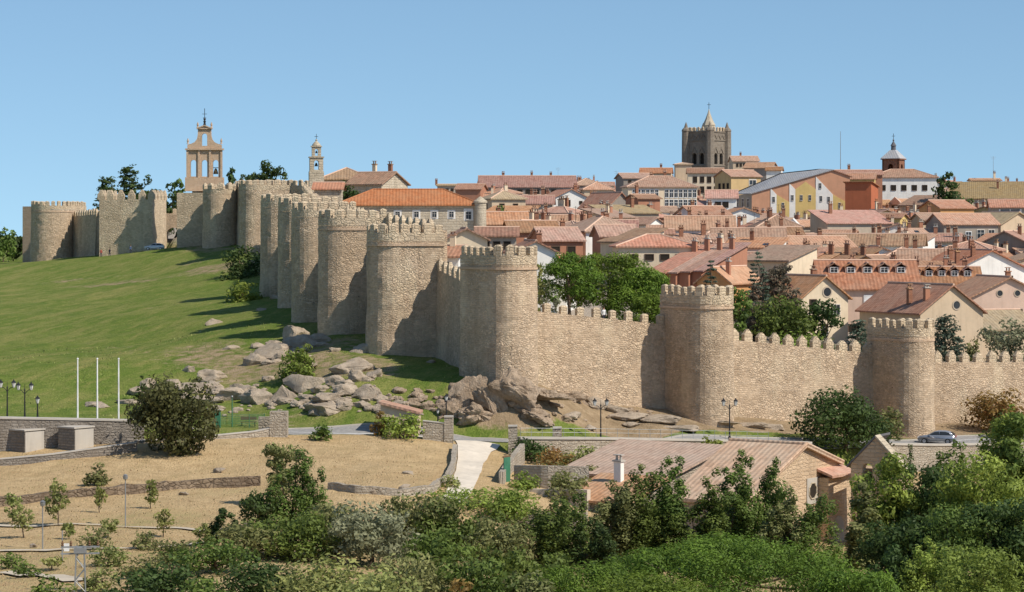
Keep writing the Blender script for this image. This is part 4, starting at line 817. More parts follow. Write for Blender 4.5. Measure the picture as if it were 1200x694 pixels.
# ------------------------------------------------------------------ open bell gable
def bell_gable():
    Yc = 536; s_ = Yc/F; x, _ = P2(239.5, Yc); zb = at(0, 224, Yc).z; U = lambda px: (px-239.5)*s_; Z_ = lambda py: CZ-(py-H0)*s_-zb
    t = thing('bell_gable', (x, Yc, zb), R(3), 'tall pink-brown open bell gable with four arches rising above the wall', 'bell gable')
    MB().box((0, .9, (Z_(208))/2), (U(262)-U(217), 2.4, Z_(208))).build('plinth', 'gable_brick', t)
    h1 = Z_(176)-Z_(208); w1 = U(260)-U(219)
    a = arch_plate(w1, h1, [(U(px), Z_(207)-Z_(208), 6.4*s_*1.0, (207-187.5)*s_) for px in (226.5, 239.5, 252.5)], 1.3).build('lower_stage', 'gable_brick', t, loc=(0, .2, Z_(208)+.01))
    for px in (219.6, 233, 246, 259.4): MB().box((U(px), .1, Z_(208)+h1/2), (.42, .35, h1)).build('pilaster', 'gable_brick', t)
    MB().box((0, .8, Z_(175)), (w1+.7, 2.2, .32)).build('cornice', 'gable_brick', t)
    # upper stage with sweeping shoulders
    prof = [(219.5,174),(219.5,169.5),(224,168.5),(228,166.5),(230.6,163),(231.6,158),(231.8,151.5),(247.2,151.5),(247.4,158),(248.4,163),(251,166.5),(255,168.5),(259.5,169.5),(259.5,174)]
    pts = [(U(px), Z_(py)-Z_(174)) for px, py in prof]
    arch_plate(1, [pts[0], pts[-1]]+pts[-2:0:-1], [(0, Z_(171)-Z_(174), 6.2*s_, (171-156.5)*s_)], 1.1).build('upper_stage', 'gable_brick', t, loc=(0, .3, Z_(174)+.01))
    p = MB(); p.prism([(U(230.6), 0), (U(248.4), 0), (U(248.4), 1.5), (U(230.6), 1.5)], Z_(151.4), Z_(150.2)); p.shell([(U(230.4),-.1,Z_(150)),(0,-.1,Z_(146.3)),(U(248.6),-.1,Z_(150)),(U(230.4),1.6,Z_(150)),(0,1.6,Z_(146.3)),(U(248.6),1.6,Z_(150))], [(0,1,4,3),(1,2,5,4)], .25)
    p.add([(U(231.4),.15,Z_(150.2)),(U(247.6),.15,Z_(150.2)),(0,.15,Z_(147.2))], [(0,1,2)]); p.build('pediment', 'gable_brick', t)
    for px, py in ((220,168.5),(259,168.5),(231.5,149.5),(247.5,149.5)): MB().lathe([(.28,0),(.14,.3),(.24,.55),(.18,.8),(.03,1.2)], (U(px), .8, Z_(py)), 8).build('finial', 'gable_brick', t)
    c = MB(); c.lathe([(.3,0),(.2,.5),(.3,.8),(.05,1.1)], (0,.8,Z_(146.5)), 8); c.tube((0,.8,Z_(143)), (0,.8,Z_(127)), .07, n=6); c.tube((-.5,.8,Z_(133.5)), (.5,.8,Z_(133.5)), .05, n=6); c.tube((-.35,.8,Z_(138)), (.35,.8,Z_(138)), .05, n=6); c.lathe([(.2,-.2),(.28,0),(.2,.2)], (0,.8,Z_(139.5)), 8); c.build('cross', 'dark_metal', t)
    b_ = MB(); b_.lathe([(.5,0),(.42,.5),(.25,1.0),(.08,1.2)], (U(252.5), .85, Z_(204)), 12); b_.box((U(252.5), .85, Z_(196.6)), (1.1,.14,.14)); b_.build('bell', 'bronze', t)
bell_gable()
# ------------------------------------------------------------------ cathedral
def cathedral():
    Yc = 900; s_ = Yc/F; x, _ = P2(830, Yc); zb = at(0, 232, Yc).z; Z_ = lambda py: CZ-(py-H0)*s_-zb
    t = thing('cathedral_tower', (x, Yc+8, zb), R(-40), 'dark gothic cathedral tower with corner turrets and a small spire on the skyline', 'cathedral'); FOOT.append((x, Yc+8, 13))
    a = 5.2; Hh = Z_(153.5)
    # four walls as plates with paired pointed-arch belfry openings in the upper stage
    for k in range(4):
        rz = k*math.pi/2; m_ = Matrix.Rotation(rz, 4, 'Z')
        ops = [(-1.6, Z_(192), 2.0, Z_(179)-Z_(192)), (1.6, Z_(192), 2.0, Z_(179)-Z_(192))]
        o_ = arch_plate(2*a, Hh, ops, .9, -a).build('wall', 'cathedral_stone', t); o_.rotation_euler.z = rz
        d = MB()
        for sx in (-1.6, 1.6):    # gablets above the openings and a zigzag band below the parapet
            g_ = MB()
            for e in (-1, 1): g_.box((sx+e*.62, -a-.12, Z_(176)), (.28, .26, 2.5), tilt=Matrix.Rotation(e*-.55, 3, 'Y'))
            g_.build('gablet', 'cathedral_stone', o_)
        for i in range(8): d.box((-a+1.3+i*1.12, -a-.1, Z_(160)), (.24, .22, 1.7), tilt=Matrix.Rotation((.6 if i % 2 else -.6), 3, 'Y'))
        MB().box((0, -a-.14, Z_(164)), (2*a-2, .3, .35)).build('string_course', 'cathedral_stone', o_); MB().box((0, -a-.14, Z_(194)), (2*a-2, .3, .4)).build('string_course', 'cathedral_stone', o_); MB().box((0, -a-.1, Z_(154)), (2*a, .4, .45)).build('cornice', 'cathedral_stone', o_)
        d.build('tracery', 'cathedral_stone', o_)
        l = MB(); l.box((0, -a+1.0, Z_(186)), (6, .1, 6)); l.build('recess_shade', 'opening_dark', o_)  # near-black sheet standing in for the shade inside the belfry openings
        for sx in (-3.6, -1.8, 0, 1.8, 3.6): link('merlon', MER, t, m_@Vector((sx, -a+.4, Hh)), rz, (1.1, 1, 1.5))
    MB().box((0,0,Hh-.4), (2*a-1.9, 2*a-1.9, .3)).build('tower_roof', 'cathedral_stone', t)
    for sx in (-1, 1):
        for sy in (-1, 1):
            b_ = MB(); b_.lathe([(1.6,0),(1.5,Z_(165)),(1.45,Hh),(1.6,Hh+.2),(1.4,Hh+.8),(1.1,Hh+1.1),(.7,Hh+1.5),(.3,Hh+2.8),(.05,Hh+3.4)], (sx*a, sy*a, 0), 8); b_.build('turret', 'cathedral_stone', t)
            for zz_ in (.35,.6,.8): pass
    MB().lathe([(2.3,0),(2.25,2.2),(2.4,2.5),(1.4,4.4),(.55,6.6),(.25,7.6),(.1,8.2)], (.6,.6,Hh-.2), 8).build('spire', 'ashlar', t)
    c = MB(); c.tube((.6,.6,Hh+7.9), (.6,.6,Hh+10.4), .09, n=6); c.tube((.1,.2,Hh+9.6), (1.1,1.0,Hh+9.6), .08, n=6); c.build('cross', 'dark_metal', t)
cathedral()
# ------------------------------------------------------------------ brick church tower with a slate spire
def church_tower():
    Yc = 722; s_ = Yc/F; x, _ = P2(1049.5, Yc); zb = at(0, 214, Yc).z; Z_ = lambda py: CZ-(py-H0)*s_-zb
    t = thing('church_tower', (x, Yc+4, zb), R(-28), 'short brick church tower with slate pyramid spire and cross above the white hall', 'church tower'); w_ = 5.0
    for k in range(4):
        o_ = arch_plate(w_, Z_(187), [(0, Z_(204), 1.6, 2.9)], .5, -w_/2).build('wall', 'brick', t); o_.rotation_euler.z = k*math.pi/2
    MB().box((0,0,Z_(187)-.6), (w_-1.1, w_-1.1, .2)).build('bell_floor', 'opening_dark', t); MB().box((0,0,Z_(186.3)), (w_+.7, w_+.7, .3)).build('cornice', 'brick', t)
    s = MB(); z0 = Z_(185.6); q_ = w_/2+.4; s.add([(-q_,-q_,z0),(q_,-q_,z0),(q_,q_,z0),(-q_,q_,z0)]+[(a*.8,b_*.8,Z_(175.5)) for a, b_ in ((-1,-1),(1,-1),(1,1),(-1,1))], [(0,1,5,4),(1,2,6,5),(2,3,7,6),(3,0,4,7),(4,5,6,7)]); s.build('spire', 'tile_grey', t)
    MB().lathe([(.75,0),(.7,1.1),(.9,1.2),(.5,1.9),(.15,2.5),(.3,2.8),(.05,3.2)], (0,0,Z_(175.5)), 8).build('lantern', 'slate', t)
    c = MB(); c.tube((0,0,Z_(163)), (0,0,Z_(156)), .07, n=6); c.tube((-.5,0,Z_(159)), (.5,0,Z_(159)), .06, n=6); c.build('cross', 'dark_metal', t)
church_tower()
def mast(label, px, y0, y1, Yc, r_=.08, arms=0):
    a = at(px, y1, Yc); zb = at(px, y0, Yc).z; t = thing('antenna', (a.x, Yc, zb), 0, label, 'antenna'); MB().tube((0,0,0), (0,0,a.z-zb), r_, r_*.5, 6).build('pole', 'grey_metal', t)
    for i in range(arms): MB().tube((-.7+.1*i,0,a.z-zb-.3-i*.5), (.7-.1*i,0,a.z-zb-.3-i*.5), .03, n=5).build('arm', 'grey_metal', t)
mast('tall thin radio mast on the skyline above the painted building', 985, 206, 154, 700, .12)
mast('thin aerial on the skyline at far right', 1164, 212, 183, 720, .07, 2)
mast('rooftop aerial left of the gallery house skyline', 611, 222, 208, 740, .07, 3)
mast('aerial above the white gable house', 654, 222, 196, 760, .05, 2)
mast('small aerial left of the cathedral', 722, 214, 200, 760, .06, 2)
# ------------------------------------------------------------------ the packed tile roofs that fill the slope between the houses above
LMK = [('cathedral tower',830,175),('gallery house',774,226),('painted panel building',945,225),('yellow house',1046,268),('grey tenement',1130,275),('orange house',1113,250),('white hall',1061,222),
    ('umbrella pines',715,335),('pink and white block',704,280),('round corner turret',568,258),('loggia row',618,219),('white gable house',662,233),('lilac terrace',835,272),('big white gable',1160,308),('stepped row houses',978,305),
    ('ochre barn',1163,225),('brick tower house',754,240),('cream hipped house',768,290)]
cwords = dict(white='white', cream='cream', pink='pink', ochre='ochre', tan='tan', stone='grey-brown', brickred='brick', lilac='pale lilac', grey='grey', yellow='yellow')
twords = dict(tile_orange='orange', tile_brown='brown', tile_pink='pinkish', tile_ochre='ochre')
rwords = dict(gx='pitched', gy='gabled', hip='hipped', shed='sloping')
rr = random.Random(21); used = {}; Yr = 345
fills = []
while Yr < 900:
    pxs = 566 if Yr > 500 else (600 if Yr > 400 else 800)
    px = pxs+rr.uniform(-6, 10)
    while px < 1215:
        wd = rr.uniform(4.8, 9.0) if Yr < 620 else rr.uniform(5.5, 10.5); dp = rr.uniform(6.0, 8.8); yy = Yr+rr.uniform(-9, 9); x, y = P2(px+wd/2*F/yy, yy)
        if not any(math.hypot(x-a, (y+dp/2)-b_) < r_*.86+max(wd, dp)*.36 for a, b_, r_ in FOOT):
            pxc = 600+x*F/yy; ok = not (yy < 355 and 620 < pxc < 1010) and yy > 340+max(0, pxc-1000)*.1
            if ok:
                kind = rr.choices(['gx','gy','hip','shed'], [.34,.28,.22,.16])[0]; wl = rr.choices(list(cwords), [8,7,2,1,4,2,4,1,1,.4])[0]; tl = rr.choices(list(twords), [5,4,3,1])[0]
                fills.append((pxc, yy, wd, dp, rr.choice([-38,-28,-18,-8,-3,0,4,9,16,26,36]), kind, wl, tl, rr.uniform(4.6, 8.4), rr.choices([0,1,2,3],[2,4,3,2])[0]))
                FOOT.append((x, y+dp/2, max(wd, dp)*.45))
        px += wd*F/yy*1.03+rr.uniform(0, 10)
    Yr += 14.5+Yr*.0125
PACK, AER = [], {}
for (px, yy, wd, dp, rt, kind, wl, tl, hh, nc) in fills:
    z = gz(P2(px, yy)[0], yy)+hh; ev = H0+(CZ-z)*F/yy
    if ev < 208: hh -= (208-ev)*yy/F; ev = 208
    if hh < 2.5: continue
    def rel(m):
        nm, lx, ly = m; dx, dy = px-lx, (ev-ly)*1.6
        return (math.hypot(dx, dy), nm, ('left of' if dx < 0 else 'right of') if abs(dx) > abs(dy) else ('above' if dy < 0 else 'below'))
    ds = sorted(rel(m) for m in LMK)
    base_ = '%s house with %s %s roof' % (cwords[wl], twords[tl], rwords[kind])+(', one chimney' if nc == 1 else '')
    cand = ['%s, %s the %s' % (base_, r_[2], r_[1]) for r_ in ds[:3]]+['smaller %s, %s the %s' % (base_, ds[0][2], ds[0][1])]+['%s, between %s and %s' % (base_, ds[0][1], ds[1][1])]
    lb = next((c_ for c_ in cand if c_ not in used), cand[0]); used[lb] = used.get(lb, 0)+1
    ch = [(rr.uniform(-.8, .8), rr.uniform(-.1, .6), rr.choice([0,0,1,2])) for _ in range(nc)]
    wn = []
    if rr.random() < .75: wn += W('f', rr.choice([2,3,4]), rr.uniform(1.3,1.7), rr.uniform(.8,1.2), rr.uniform(1.1,1.6), rr.choice(['dark','dark','light','white']))
    if hh > 6 and yy < 500: wn += W('f', 3, 4.2, 1.0, 1.5, 'light')
    if rt > 5: wn += W('l', 2, 1.5, .9, 1.3, 'dark')
    if rt < -5: wn += W('r', 2, 1.5, .9, 1.3, 'dark')
    t_ = house(lb, px, ev, yy, wd, dp, rt, kind, None, wl, tl, ch, wn, group='tile-roofed houses packed on the hillside')
    PACK.append(t_)
    if kind == 'gx' and rr.random() < .5:       # gable wall carried up above the tiles
        Hw = ev_z = (CZ-(ev-H0)*yy/F)-t_.location.z; e = rr.choice([-1, 1]); x_ = e*(wd/2+.25); ri = dp*.16; mp = MB(); pr = [(-dp/2-.1, Hw-.3), (dp/2+.1, Hw-.3), (dp/2+.1, Hw+.45), (0, Hw+ri+.75), (-dp/2-.1, Hw+.45)]
        mp.add([(x_-.22, a, b_) for a, b_ in pr]+[(x_+.22, a, b_) for a, b_ in pr], [(4,3,2,1,0), (5,6,7,8,9)]+[(k, (k+1) % 5, 5+(k+1) % 5, 5+k) for k in range(5)]); mp.build('party_wall', rr.choice(['white','cream','tan','white','pink']), t_)
    if kind in ('gx','shed') and rr.random() < .4:
        rf_ = next(c_ for c_ in t_.children if c_.name.startswith('roof')); sl_ = .32 if kind == 'gx' else .2; ri = dp*.16 if kind == 'gx' else dp*.2
        for k in range(rr.choice([1,1,2])):
            sx_, sy_ = rr.uniform(-.35,.35)*wd, -dp*rr.uniform(.15,.35); zz_ = roof_z(wd, dp, kind, ri, sx_, sy_)+.27; sk = MB(); sk.box((0,0,0), (.85,1.1,.1)); o_ = sk.build('skylight', 'glass', rf_, loc=(sx_, sy_, zz_)); o_.rotation_euler.x = math.atan(sl_)
    if rr.random() < .22:
        ar = AER[t_.name] = thing('tv_aerial', (t_.location.x+rr.uniform(-2,2), t_.location.y, t_.location.z+(CZ-(ev-H0)*yy/F)-t_.location.z+.6), rr.uniform(0,3), 'thin television aerial standing on a tiled roof in the packed town', 'aerial', 'rooftop aerials'); ah = rr.uniform(2.2,3.6)
        MB().tube((0,0,0), (0,0,ah), .035, n=5).build('mast', 'dark_metal', ar); am = MB(); am.tube((-.6,0,ah-.2), (.6,0,ah-.2), .025, n=4)
        for k in range(5): am.tube((-.5+.25*k,-.28,ah-.2), (-.5+.25*k,.28,ah-.2), .018, n=4)
        am.build('antenna_head', 'dark_metal', ar)
leafmat('leaf_juniper', (.026,.032,.010), (.165,.175,.06), (.2,.16,.07), .05)
# ------------------------------------------------------------------ trees and shrubs
def unit(n, rg): v = rg.normal(size=(n, 3)); return v/np.linalg.norm(v, axis=1, keepdims=True)
def leaves(centres, radii, n, size, rg, aspect=.6, up=.0, tint=None, hollow=.45, grain=None):
    """leaf quads scattered through clumps; returns verts, faces, tint colours"""
    k = len(centres); w_ = radii.prod(axis=1)**(2/3); w_ = w_/w_.sum(); ci = rg.choice(k, n, p=w_)
    d = unit(n, rg); rad = hollow+(1-hollow)*rg.random(n)**.5; rad *= 1+.16*rg.normal(size=n)*(rg.random(n) < .3)
    p = centres[ci]+d*radii[ci]*rad[:, None]
    nrm = d+.58*unit(n, rg)+np.array([0,0,up]); nrm /= np.linalg.norm(nrm, axis=1, keepdims=True)
    a = np.cross(nrm, unit(n, rg)) if grain is None else np.cross(nrm, np.cross(grain, nrm)+.5*unit(n, rg)); a /= np.linalg.norm(a, axis=1, keepdims=True)+1e-9
    b_ = np.cross(nrm, a); s = size*(.6+.8*rg.random(n))[:, None]
    v = np.stack([p-a*s*.5, p+b_*s*.5*aspect, p+a*s*.62, p-b_*s*.5*aspect], 1).reshape(-1, 3)
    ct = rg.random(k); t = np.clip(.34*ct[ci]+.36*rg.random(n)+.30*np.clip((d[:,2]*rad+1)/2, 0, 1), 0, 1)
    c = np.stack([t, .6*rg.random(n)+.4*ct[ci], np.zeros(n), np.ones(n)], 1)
    return v, np.arange(4*n).reshape(n, 4), np.repeat(c, 4, axis=0)
def clumps(kind, W_, H_, rg):
    """crown clump centres and radii; crown stands on z=0, height H, width W"""
    R_ = W_/2; c = []; r = []
    if kind == 'round':
        n = int(34+R_*7)
        for _ in range(n):
            d = unit(1, rg)[0]; q_ = rg.random()**.4*.74; e = np.array([R_, R_, H_/2]); p = d*e*q_+np.array([0,0,H_/2]); s = R_*rg.uniform(.17,.34)
            c.append(p); r.append((s, s, s*rg.uniform(.65,.9)))
    elif kind == 'bush':
        n = int(26+R_*6)
        for _ in range(n):
            d = unit(1, rg)[0]; d[2] = abs(d[2]); q_ = rg.random()**.4*.78; p = d*np.array([R_, R_, H_])*q_; s = R_*rg.uniform(.22,.38)
            c.append(p+np.array([0,0,.12*H_])); r.append((s, s, min(s, H_*.4)*.85))
    elif kind == 'poplar':
        n = max(3, int(W_/1.3)+2)
        for i in range(n):
            x, y = rg.uniform(-.62,.62)*R_, rg.uniform(-.5,.5)*R_; top = H_*(1-.42*abs(x)/R_)*rg.uniform(.78,1.0); lean = rg.uniform(.15,.42)*top*.38
            m = int(top/.75)+3
            for j in range(m):
                f = j/(m-1); s = max(.3, (.34+.3*rg.random())*R_*.8*(1-.55*f**2.2)); a = rg.random()*6.28; w2 = s*.7
                c.append(np.array([x*(1-.25*f)+lean*f**1.6+math.cos(a)*w2, y+math.sin(a)*w2, top*f])); r.append((s*.75, s*.75, s*1.1))
    elif kind == 'pine':
        n = int(60+R_*R_*2.6)
        for _ in range(n):
            a = rg.random()*6.283; q_ = rg.random()**.5*.93; z = H_*math.sqrt(max(0, 1-q_*q_))*rg.uniform(.80,1.0); s = min(rg.uniform(.7,1.15), R_*rg.uniform(.10,.18)+.2)
            if rg.random() < .25: z *= rg.uniform(.35,.8)
            c.append(np.array([R_*q_*math.cos(a), R_*q_*math.sin(a), z-s*.3])); r.append((s, s, s*.72))
    elif kind == 'conifer':
        m = int(H_/.45)
        for j in range(m):
            f = j/m; rad = R_*(1-f)**.8*rg.uniform(.75,1.05); k = int(4+7*(1-f))
            for i in range(k):
                a = rg.random()*6.283; s = max(.25, rad*.34); c.append(np.array([rad*.72*math.cos(a), rad*.72*math.sin(a), H_*f+.1-.12*rad])); r.append((s, s, s*.55))
    elif kind == 'column':
        m = int(H_/.4)+2
        for j in range(m):
            f = j/m; rad = R_*math.sin(math.pi*min(1, .12+.88*f)**.8)**.6
            for i in range(4): a = rg.random()*6.283; s = max(.2, rad*.5); c.append(np.array([rad*.45*math.cos(a), rad*.45*math.sin(a), H_*f])); r.append((s, s, s*1.2))
    elif kind == 'cedar':
        for j in range(18):
            f = j/18+.02; rad = R_*(1.0-.75*f)*rg.uniform(.75,1.1); k = int(8+14*(1-f))
            for i in range(k):
                a = rg.random()*6.283; q_ = rg.uniform(.35,1); s = R_*rg.uniform(.15,.26); c.append(np.array([rad*q_*math.cos(a), rad*q_*math.sin(a), H_*f+rg.uniform(-.09,.05)*H_*q_])); r.append((s*1.2, s*1.2, s*.6))
    return np.array(c), np.array(r)
def trunk_mesh(h_, r_, crown_c, rg, mat='bark', multi=1):
    mb = MB()
    for q_ in range(multi):
        p = Vector((rg.uniform(-.15,.15)*multi, rg.uniform(-.15,.15)*multi, -.6)); k = 5; prev = p; lean = Vector((rg.uniform(-.12,.12), rg.uniform(-.12,.12), 1))*(h_+.6)/k
        for i in range(k):
            nx = prev+lean+Vector((rg.uniform(-.1,.1), rg.uniform(-.1,.1), 0))*h_*.08; mb.tube(prev, nx, r_*(1-.13*i), r_*(1-.13*(i+1)), 8); prev = nx
        if len(crown_c):
            for ci in rg.choice(len(crown_c), min(7, len(crown_c)), replace=False):
                e = Vector(crown_c[ci]); st = Vector(p).lerp(prev, rg.uniform(.55,1.0)); mid = st.lerp(e, .5)+Vector((0,0,-.15*(e-st).length*.3)); mb.tube(st, mid, r_*.42, r_*.26, 6); mb.tube(mid, e, r_*.26, r_*.06, 5)
    return mb.mesh('trunk', mat)
KIND = dict(round=('leaf_mid',.55,.0,.55), bush=('leaf_mid',.55,.1,.4), poplar=('leaf_mid',.6,.2,.25), pine=('leaf_pine',.42,.45,.66), conifer=('leaf_spruce',.5,.2,.2), column=('leaf_dark',.4,.3,.4), cedar=('leaf_spruce',.5,.3,.15))
NT_ = [0]
def tree(label, px, top, Y, wpx, kind='round', mat=None, cat=None, name=None, group=None, bottom=None, dens=1.0, leaf=None, depth=None, multi=1, zb=None, trunk='bark'):
    NT_[0] += 1; rg = np.random.default_rng(1000+NT_[0]*17); x, _ = P2(px, Y); g = gz(x, Y) if zb is None else zb; zt = at(px, top, Y).z; W_ = wpx*Y/F; H_ = zt-g
    if H_ < .4: H_ = .4
    low_ = {'round': .22, 'bush': 0, 'poplar': .12, 'pine': .55, 'conifer': .05, 'column': .02, 'cedar': .08}[kind]
    zc = H_*low_ if bottom is None else max(0, at(px, bottom, Y).z-g); Hc = H_-zc
    t = thing(name or ('shrub' if kind == 'bush' else 'tree'), (x, Y, g), 0, label, cat or ('shrub' if kind == 'bush' else 'tree'), group)
    c, r = clumps(kind, W_*.92, Hc*.96, rg); dm, asp, up, hol = KIND[kind]; sz = leaf or max(.13, Y*.00095)
    area = math.pi/4*W_*Hc; n = int(np.clip(area/sz**2*(11 if kind in ('conifer','cedar') else 7)*dens, 200, 60000))
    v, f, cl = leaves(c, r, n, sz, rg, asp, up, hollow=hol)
    for ax, tgt in ((0, W_), (1, W_)):          # fill the stated width and height
        lo, hi = np.percentile(v[:, ax], [1.5, 98.5]); v[:, ax] = (v[:, ax]-(lo+hi)/2)*tgt/(hi-lo); c[:, ax] = (c[:, ax]-(lo+hi)/2)*tgt/(hi-lo)
    lo, hi = np.percentile(v[:, 2], [1, 99.6]); v[:, 2] = (v[:, 2]-lo)*Hc/(hi-lo); c[:, 2] = (c[:, 2]-lo)*Hc/(hi-lo)
    v[:, 2] += zc; v[:, 2] = np.maximum(v[:, 2], .02 if kind == 'bush' else -5)
    link('trunk', trunk_mesh(zc+Hc*(.35 if kind not in ('conifer','column','cedar') else .85), max(.05, min(.3, W_*.045)), c+np.array([0,0,zc]), rg, trunk, multi), t)
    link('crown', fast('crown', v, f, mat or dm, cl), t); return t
T = tree
# inside the town
for i, (px, top, Y, w_, bt) in enumerate([(668,297,309,70,352),(714,297,316,108,358),(752,314,312,88,376),(768,344,306,60,388)]):
    T(['leftmost umbrella pine with a bare trunk showing below','tallest and widest umbrella pine of the group behind the wall','umbrella pine right of the tallest one, bushy to the wall top','low umbrella pine at the right end of the group, beside the tower'][i], px, top, Y, w_, 'pine', 'leaf_pine', 'pine tree', 'pine_tree', 'umbrella pines behind the wall', bottom=bt, dens=2.6, leaf=.27)
T('sparse grey leafless-looking shrub left of the umbrella pines', 642, 318, 305, 26, 'bush', 'leaf_grey', dens=.35)
T('thin yellow-green tree just right of the corner tower', 631, 308, 300, 14, 'round', 'leaf_pale', dens=.6)
T('dark narrow cypress behind the pine-side tower', 833, 306, 318, 34, 'conifer', 'leaf_spruce', 'conifer', 'cypress_tree')
T('tall dark reddish conifer behind the green hedge', 889, 297, 322, 44, 'conifer', 'leaf_spruce', 'conifer', 'conifer_tree')
T('grey-purple tree right of the tall dark conifer', 915, 310, 324, 40, 'round', 'leaf_purple')
T('pinkish flowering shrub below the dark conifer', 884, 335, 314, 26, 'bush', 'leaf_purple')
T('big bright green rounded bush behind the pointed merlons', 918, 349, 313, 72, 'round', 'leaf_mid', bottom=405, dens=1.4, name='shrub', cat='shrub')
T('green bush rising directly right of the pine-side tower', 864, 338, 303, 30, 'round', 'leaf_mid', bottom=395, name='shrub', cat='shrub')
T('dark green tree in front of the round-window house', 965, 351, 314, 40, 'round', 'leaf_dark', bottom=398)
T('low green hedge along the wall crest', 936, 388, 306, 70, 'bush', 'leaf_lime', 'hedge', 'hedge')
T('small pale shrub on the wall crest right of the hedge', 972, 396, 307, 24, 'bush', 'leaf_grey')
T('blue-grey spruce left of the rightmost tower', 1006, 375, 314, 34, 'cedar', 'leaf_spruce', 'conifer', 'conifer_tree')
T('blue-grey spruce right of the rightmost tower', 1108, 370, 314, 46, 'cedar', 'leaf_spruce', 'conifer', 'conifer_tree')
T('loose grey-green olive-like tree at the right edge above the wall', 1180, 374, 319, 56, 'round', 'leaf_grey', dens=.8)
T('small shrub between the right spruce and the olive-like tree', 1140, 398, 316, 24, 'bush', 'leaf_olive')
T('dark tree standing out on the skyline at right', 1107, 203, 640, 30, 'round', 'leaf_dark')
T('dark clipped hedge at the foot of the skyline tree', 1124, 229, 632, 38, 'bush', 'leaf_dark', 'hedge', 'hedge')
T('small green tree above the long building turret', 589, 241, 480, 20, 'round', 'leaf_mid')
for i, (px, top, Y, w_, k, m_) in enumerate([(125,208,590,34,'cedar','leaf_dark'),(150,196,600,34,'cedar','leaf_dark'),(173,207,590,26,'round','leaf_dark'),(195,216,585,28,'round','leaf_dark'),(210,211,600,16,'round','leaf_mid')]):
    T(['dark cedar with drooping tiers at the left of the square tower skyline','tallest dark cedar rising behind the square tower','rounded dark tree right of the tallest cedar','dark tree behind the arched gateway','small tree peeping out left of the bell gable'][i], px, top, Y, w_, k, m_, zb=gz(P2(px,Y)[0],Y)-1, dens=1.2)
T('dark tree just right of the bell gable', 270, 198, 560, 16, 'round', 'leaf_dark', zb=40)
T('dark tree with two rounded tops behind the sunlit upper wall', 316, 190, 505, 44, 'round', 'leaf_dark', zb=42, dens=1.3)
T('small dark tree between bell gable and two-topped tree', 289, 204, 520, 20, 'round', 'leaf_dark', zb=42)
T('low tree on the roofline right of the convent turret', 409, 213, 430, 30, 'bush', 'leaf_dark', zb=46)
for i, (px, top, w_, m_) in enumerate([(4,268,26,'leaf_mid'),(22,276,26,'leaf_dark'),(-14,270,30,'leaf_dark')]):
    T(['mid green tree at the far left edge beyond the lawn','dark tree beside the ochre ruin wall','dark tree cut by the left picture edge'][i], px, top, 620+i*8, w_, 'round', m_, zb=gz(P2(px,620)[0],620)-2)
# on the slope below the towers
T('large dark bush against the foot of the tower row', 281, 289, 425, 58, 'bush', 'leaf_dark', dens=1.3, zb=at(283,342,425).z)
T('yellow-green round bush on the lawn below the dark bush', 286, 330, 365, 40, 'bush', 'leaf_lime', dens=1.2, zb=at(288,360,372).z)
T('small green bush right of the yellow-green bush', 312, 340, 382, 18, 'bush', 'leaf_mid', zb=at(312,352,382).z)
p = hit(347,447); T('bright green shrub among the boulders', 347, 409, p.y, 40, 'bush', 'leaf_lime', dens=1.2)
T('taller green shrub directly behind the bright one among the boulders', 357, 403, p.y+3, 24, 'bush', 'leaf_mid')
T('low dark shrub near the top of the left boulder pile', 166, 440, hit(166,470).y, 14, 'bush', 'leaf_dark')
# roadside and dry field
T('big dark spreading juniper in front of the left retaining wall', 203, 444, 237, 96, 'round', 'leaf_juniper', bottom=534, dens=1.5, name='tree', leaf=.24)
T('small round bush on the straw field below the retaining wall', 113, 542, hit(113,570).y, 28, 'bush', 'leaf_olive', dens=1.3)
T('small round green bush at the road edge on the straw mound', 376, 497, hit(376,517).y, 25, 'bush', 'leaf_mid', dens=1.3)
T('leafy green hedge in front of the tile-roofed hut', 470, 485, 251, 48, 'bush', 'leaf_lime', 'hedge', 'hedge', dens=1.3)
T('brownish shrub at the left end of the hut', 444, 482, 252, 20, 'bush', 'leaf_rust')
T('bronze-green bushy tree behind the tall tree on the straw mound', 330, 520, 205, 36, 'round', 'leaf_olive', dens=1.2)
T('tall bright green tree in the middle of the straw field', 345, 527, 193, 74, 'poplar', 'leaf_mid', bottom=640, dens=1.7)
T('dark lower tree left of the tall bright one', 304, 575, 191, 44, 'round', 'leaf_dark', dens=1.2)
T('slim dark poplar left of the willow mass', 262, 597, 180, 36, 'poplar', 'leaf_dark', dens=1.3)
for i, (px, top, Y, w_, lb) in enumerate([(66,562,194,26,'slender young tree with pale leaves, second from the left in the straw field'),(16,578,196,20,'pale young tree at the far left of the straw field'),(27,594,186,26,'darker young tree in front of the far left one'),(192,596,186,22,'lone young tree beside the upper footpath'),(178,562,204,15,'tiny sapling against the dry stone wall, right of the lamp post'),
    (118,565,202,14,'thin sapling just left of the lamp post'),(80,612,184,15,'small sapling near the left footpath'),(128,608,186,20,'tiny pale sapling between the footpaths')]):
    T(lb, px, top, Y, w_, 'round', 'leaf_pale', 'young tree', 'young_tree', dens=.75, leaf=.17)
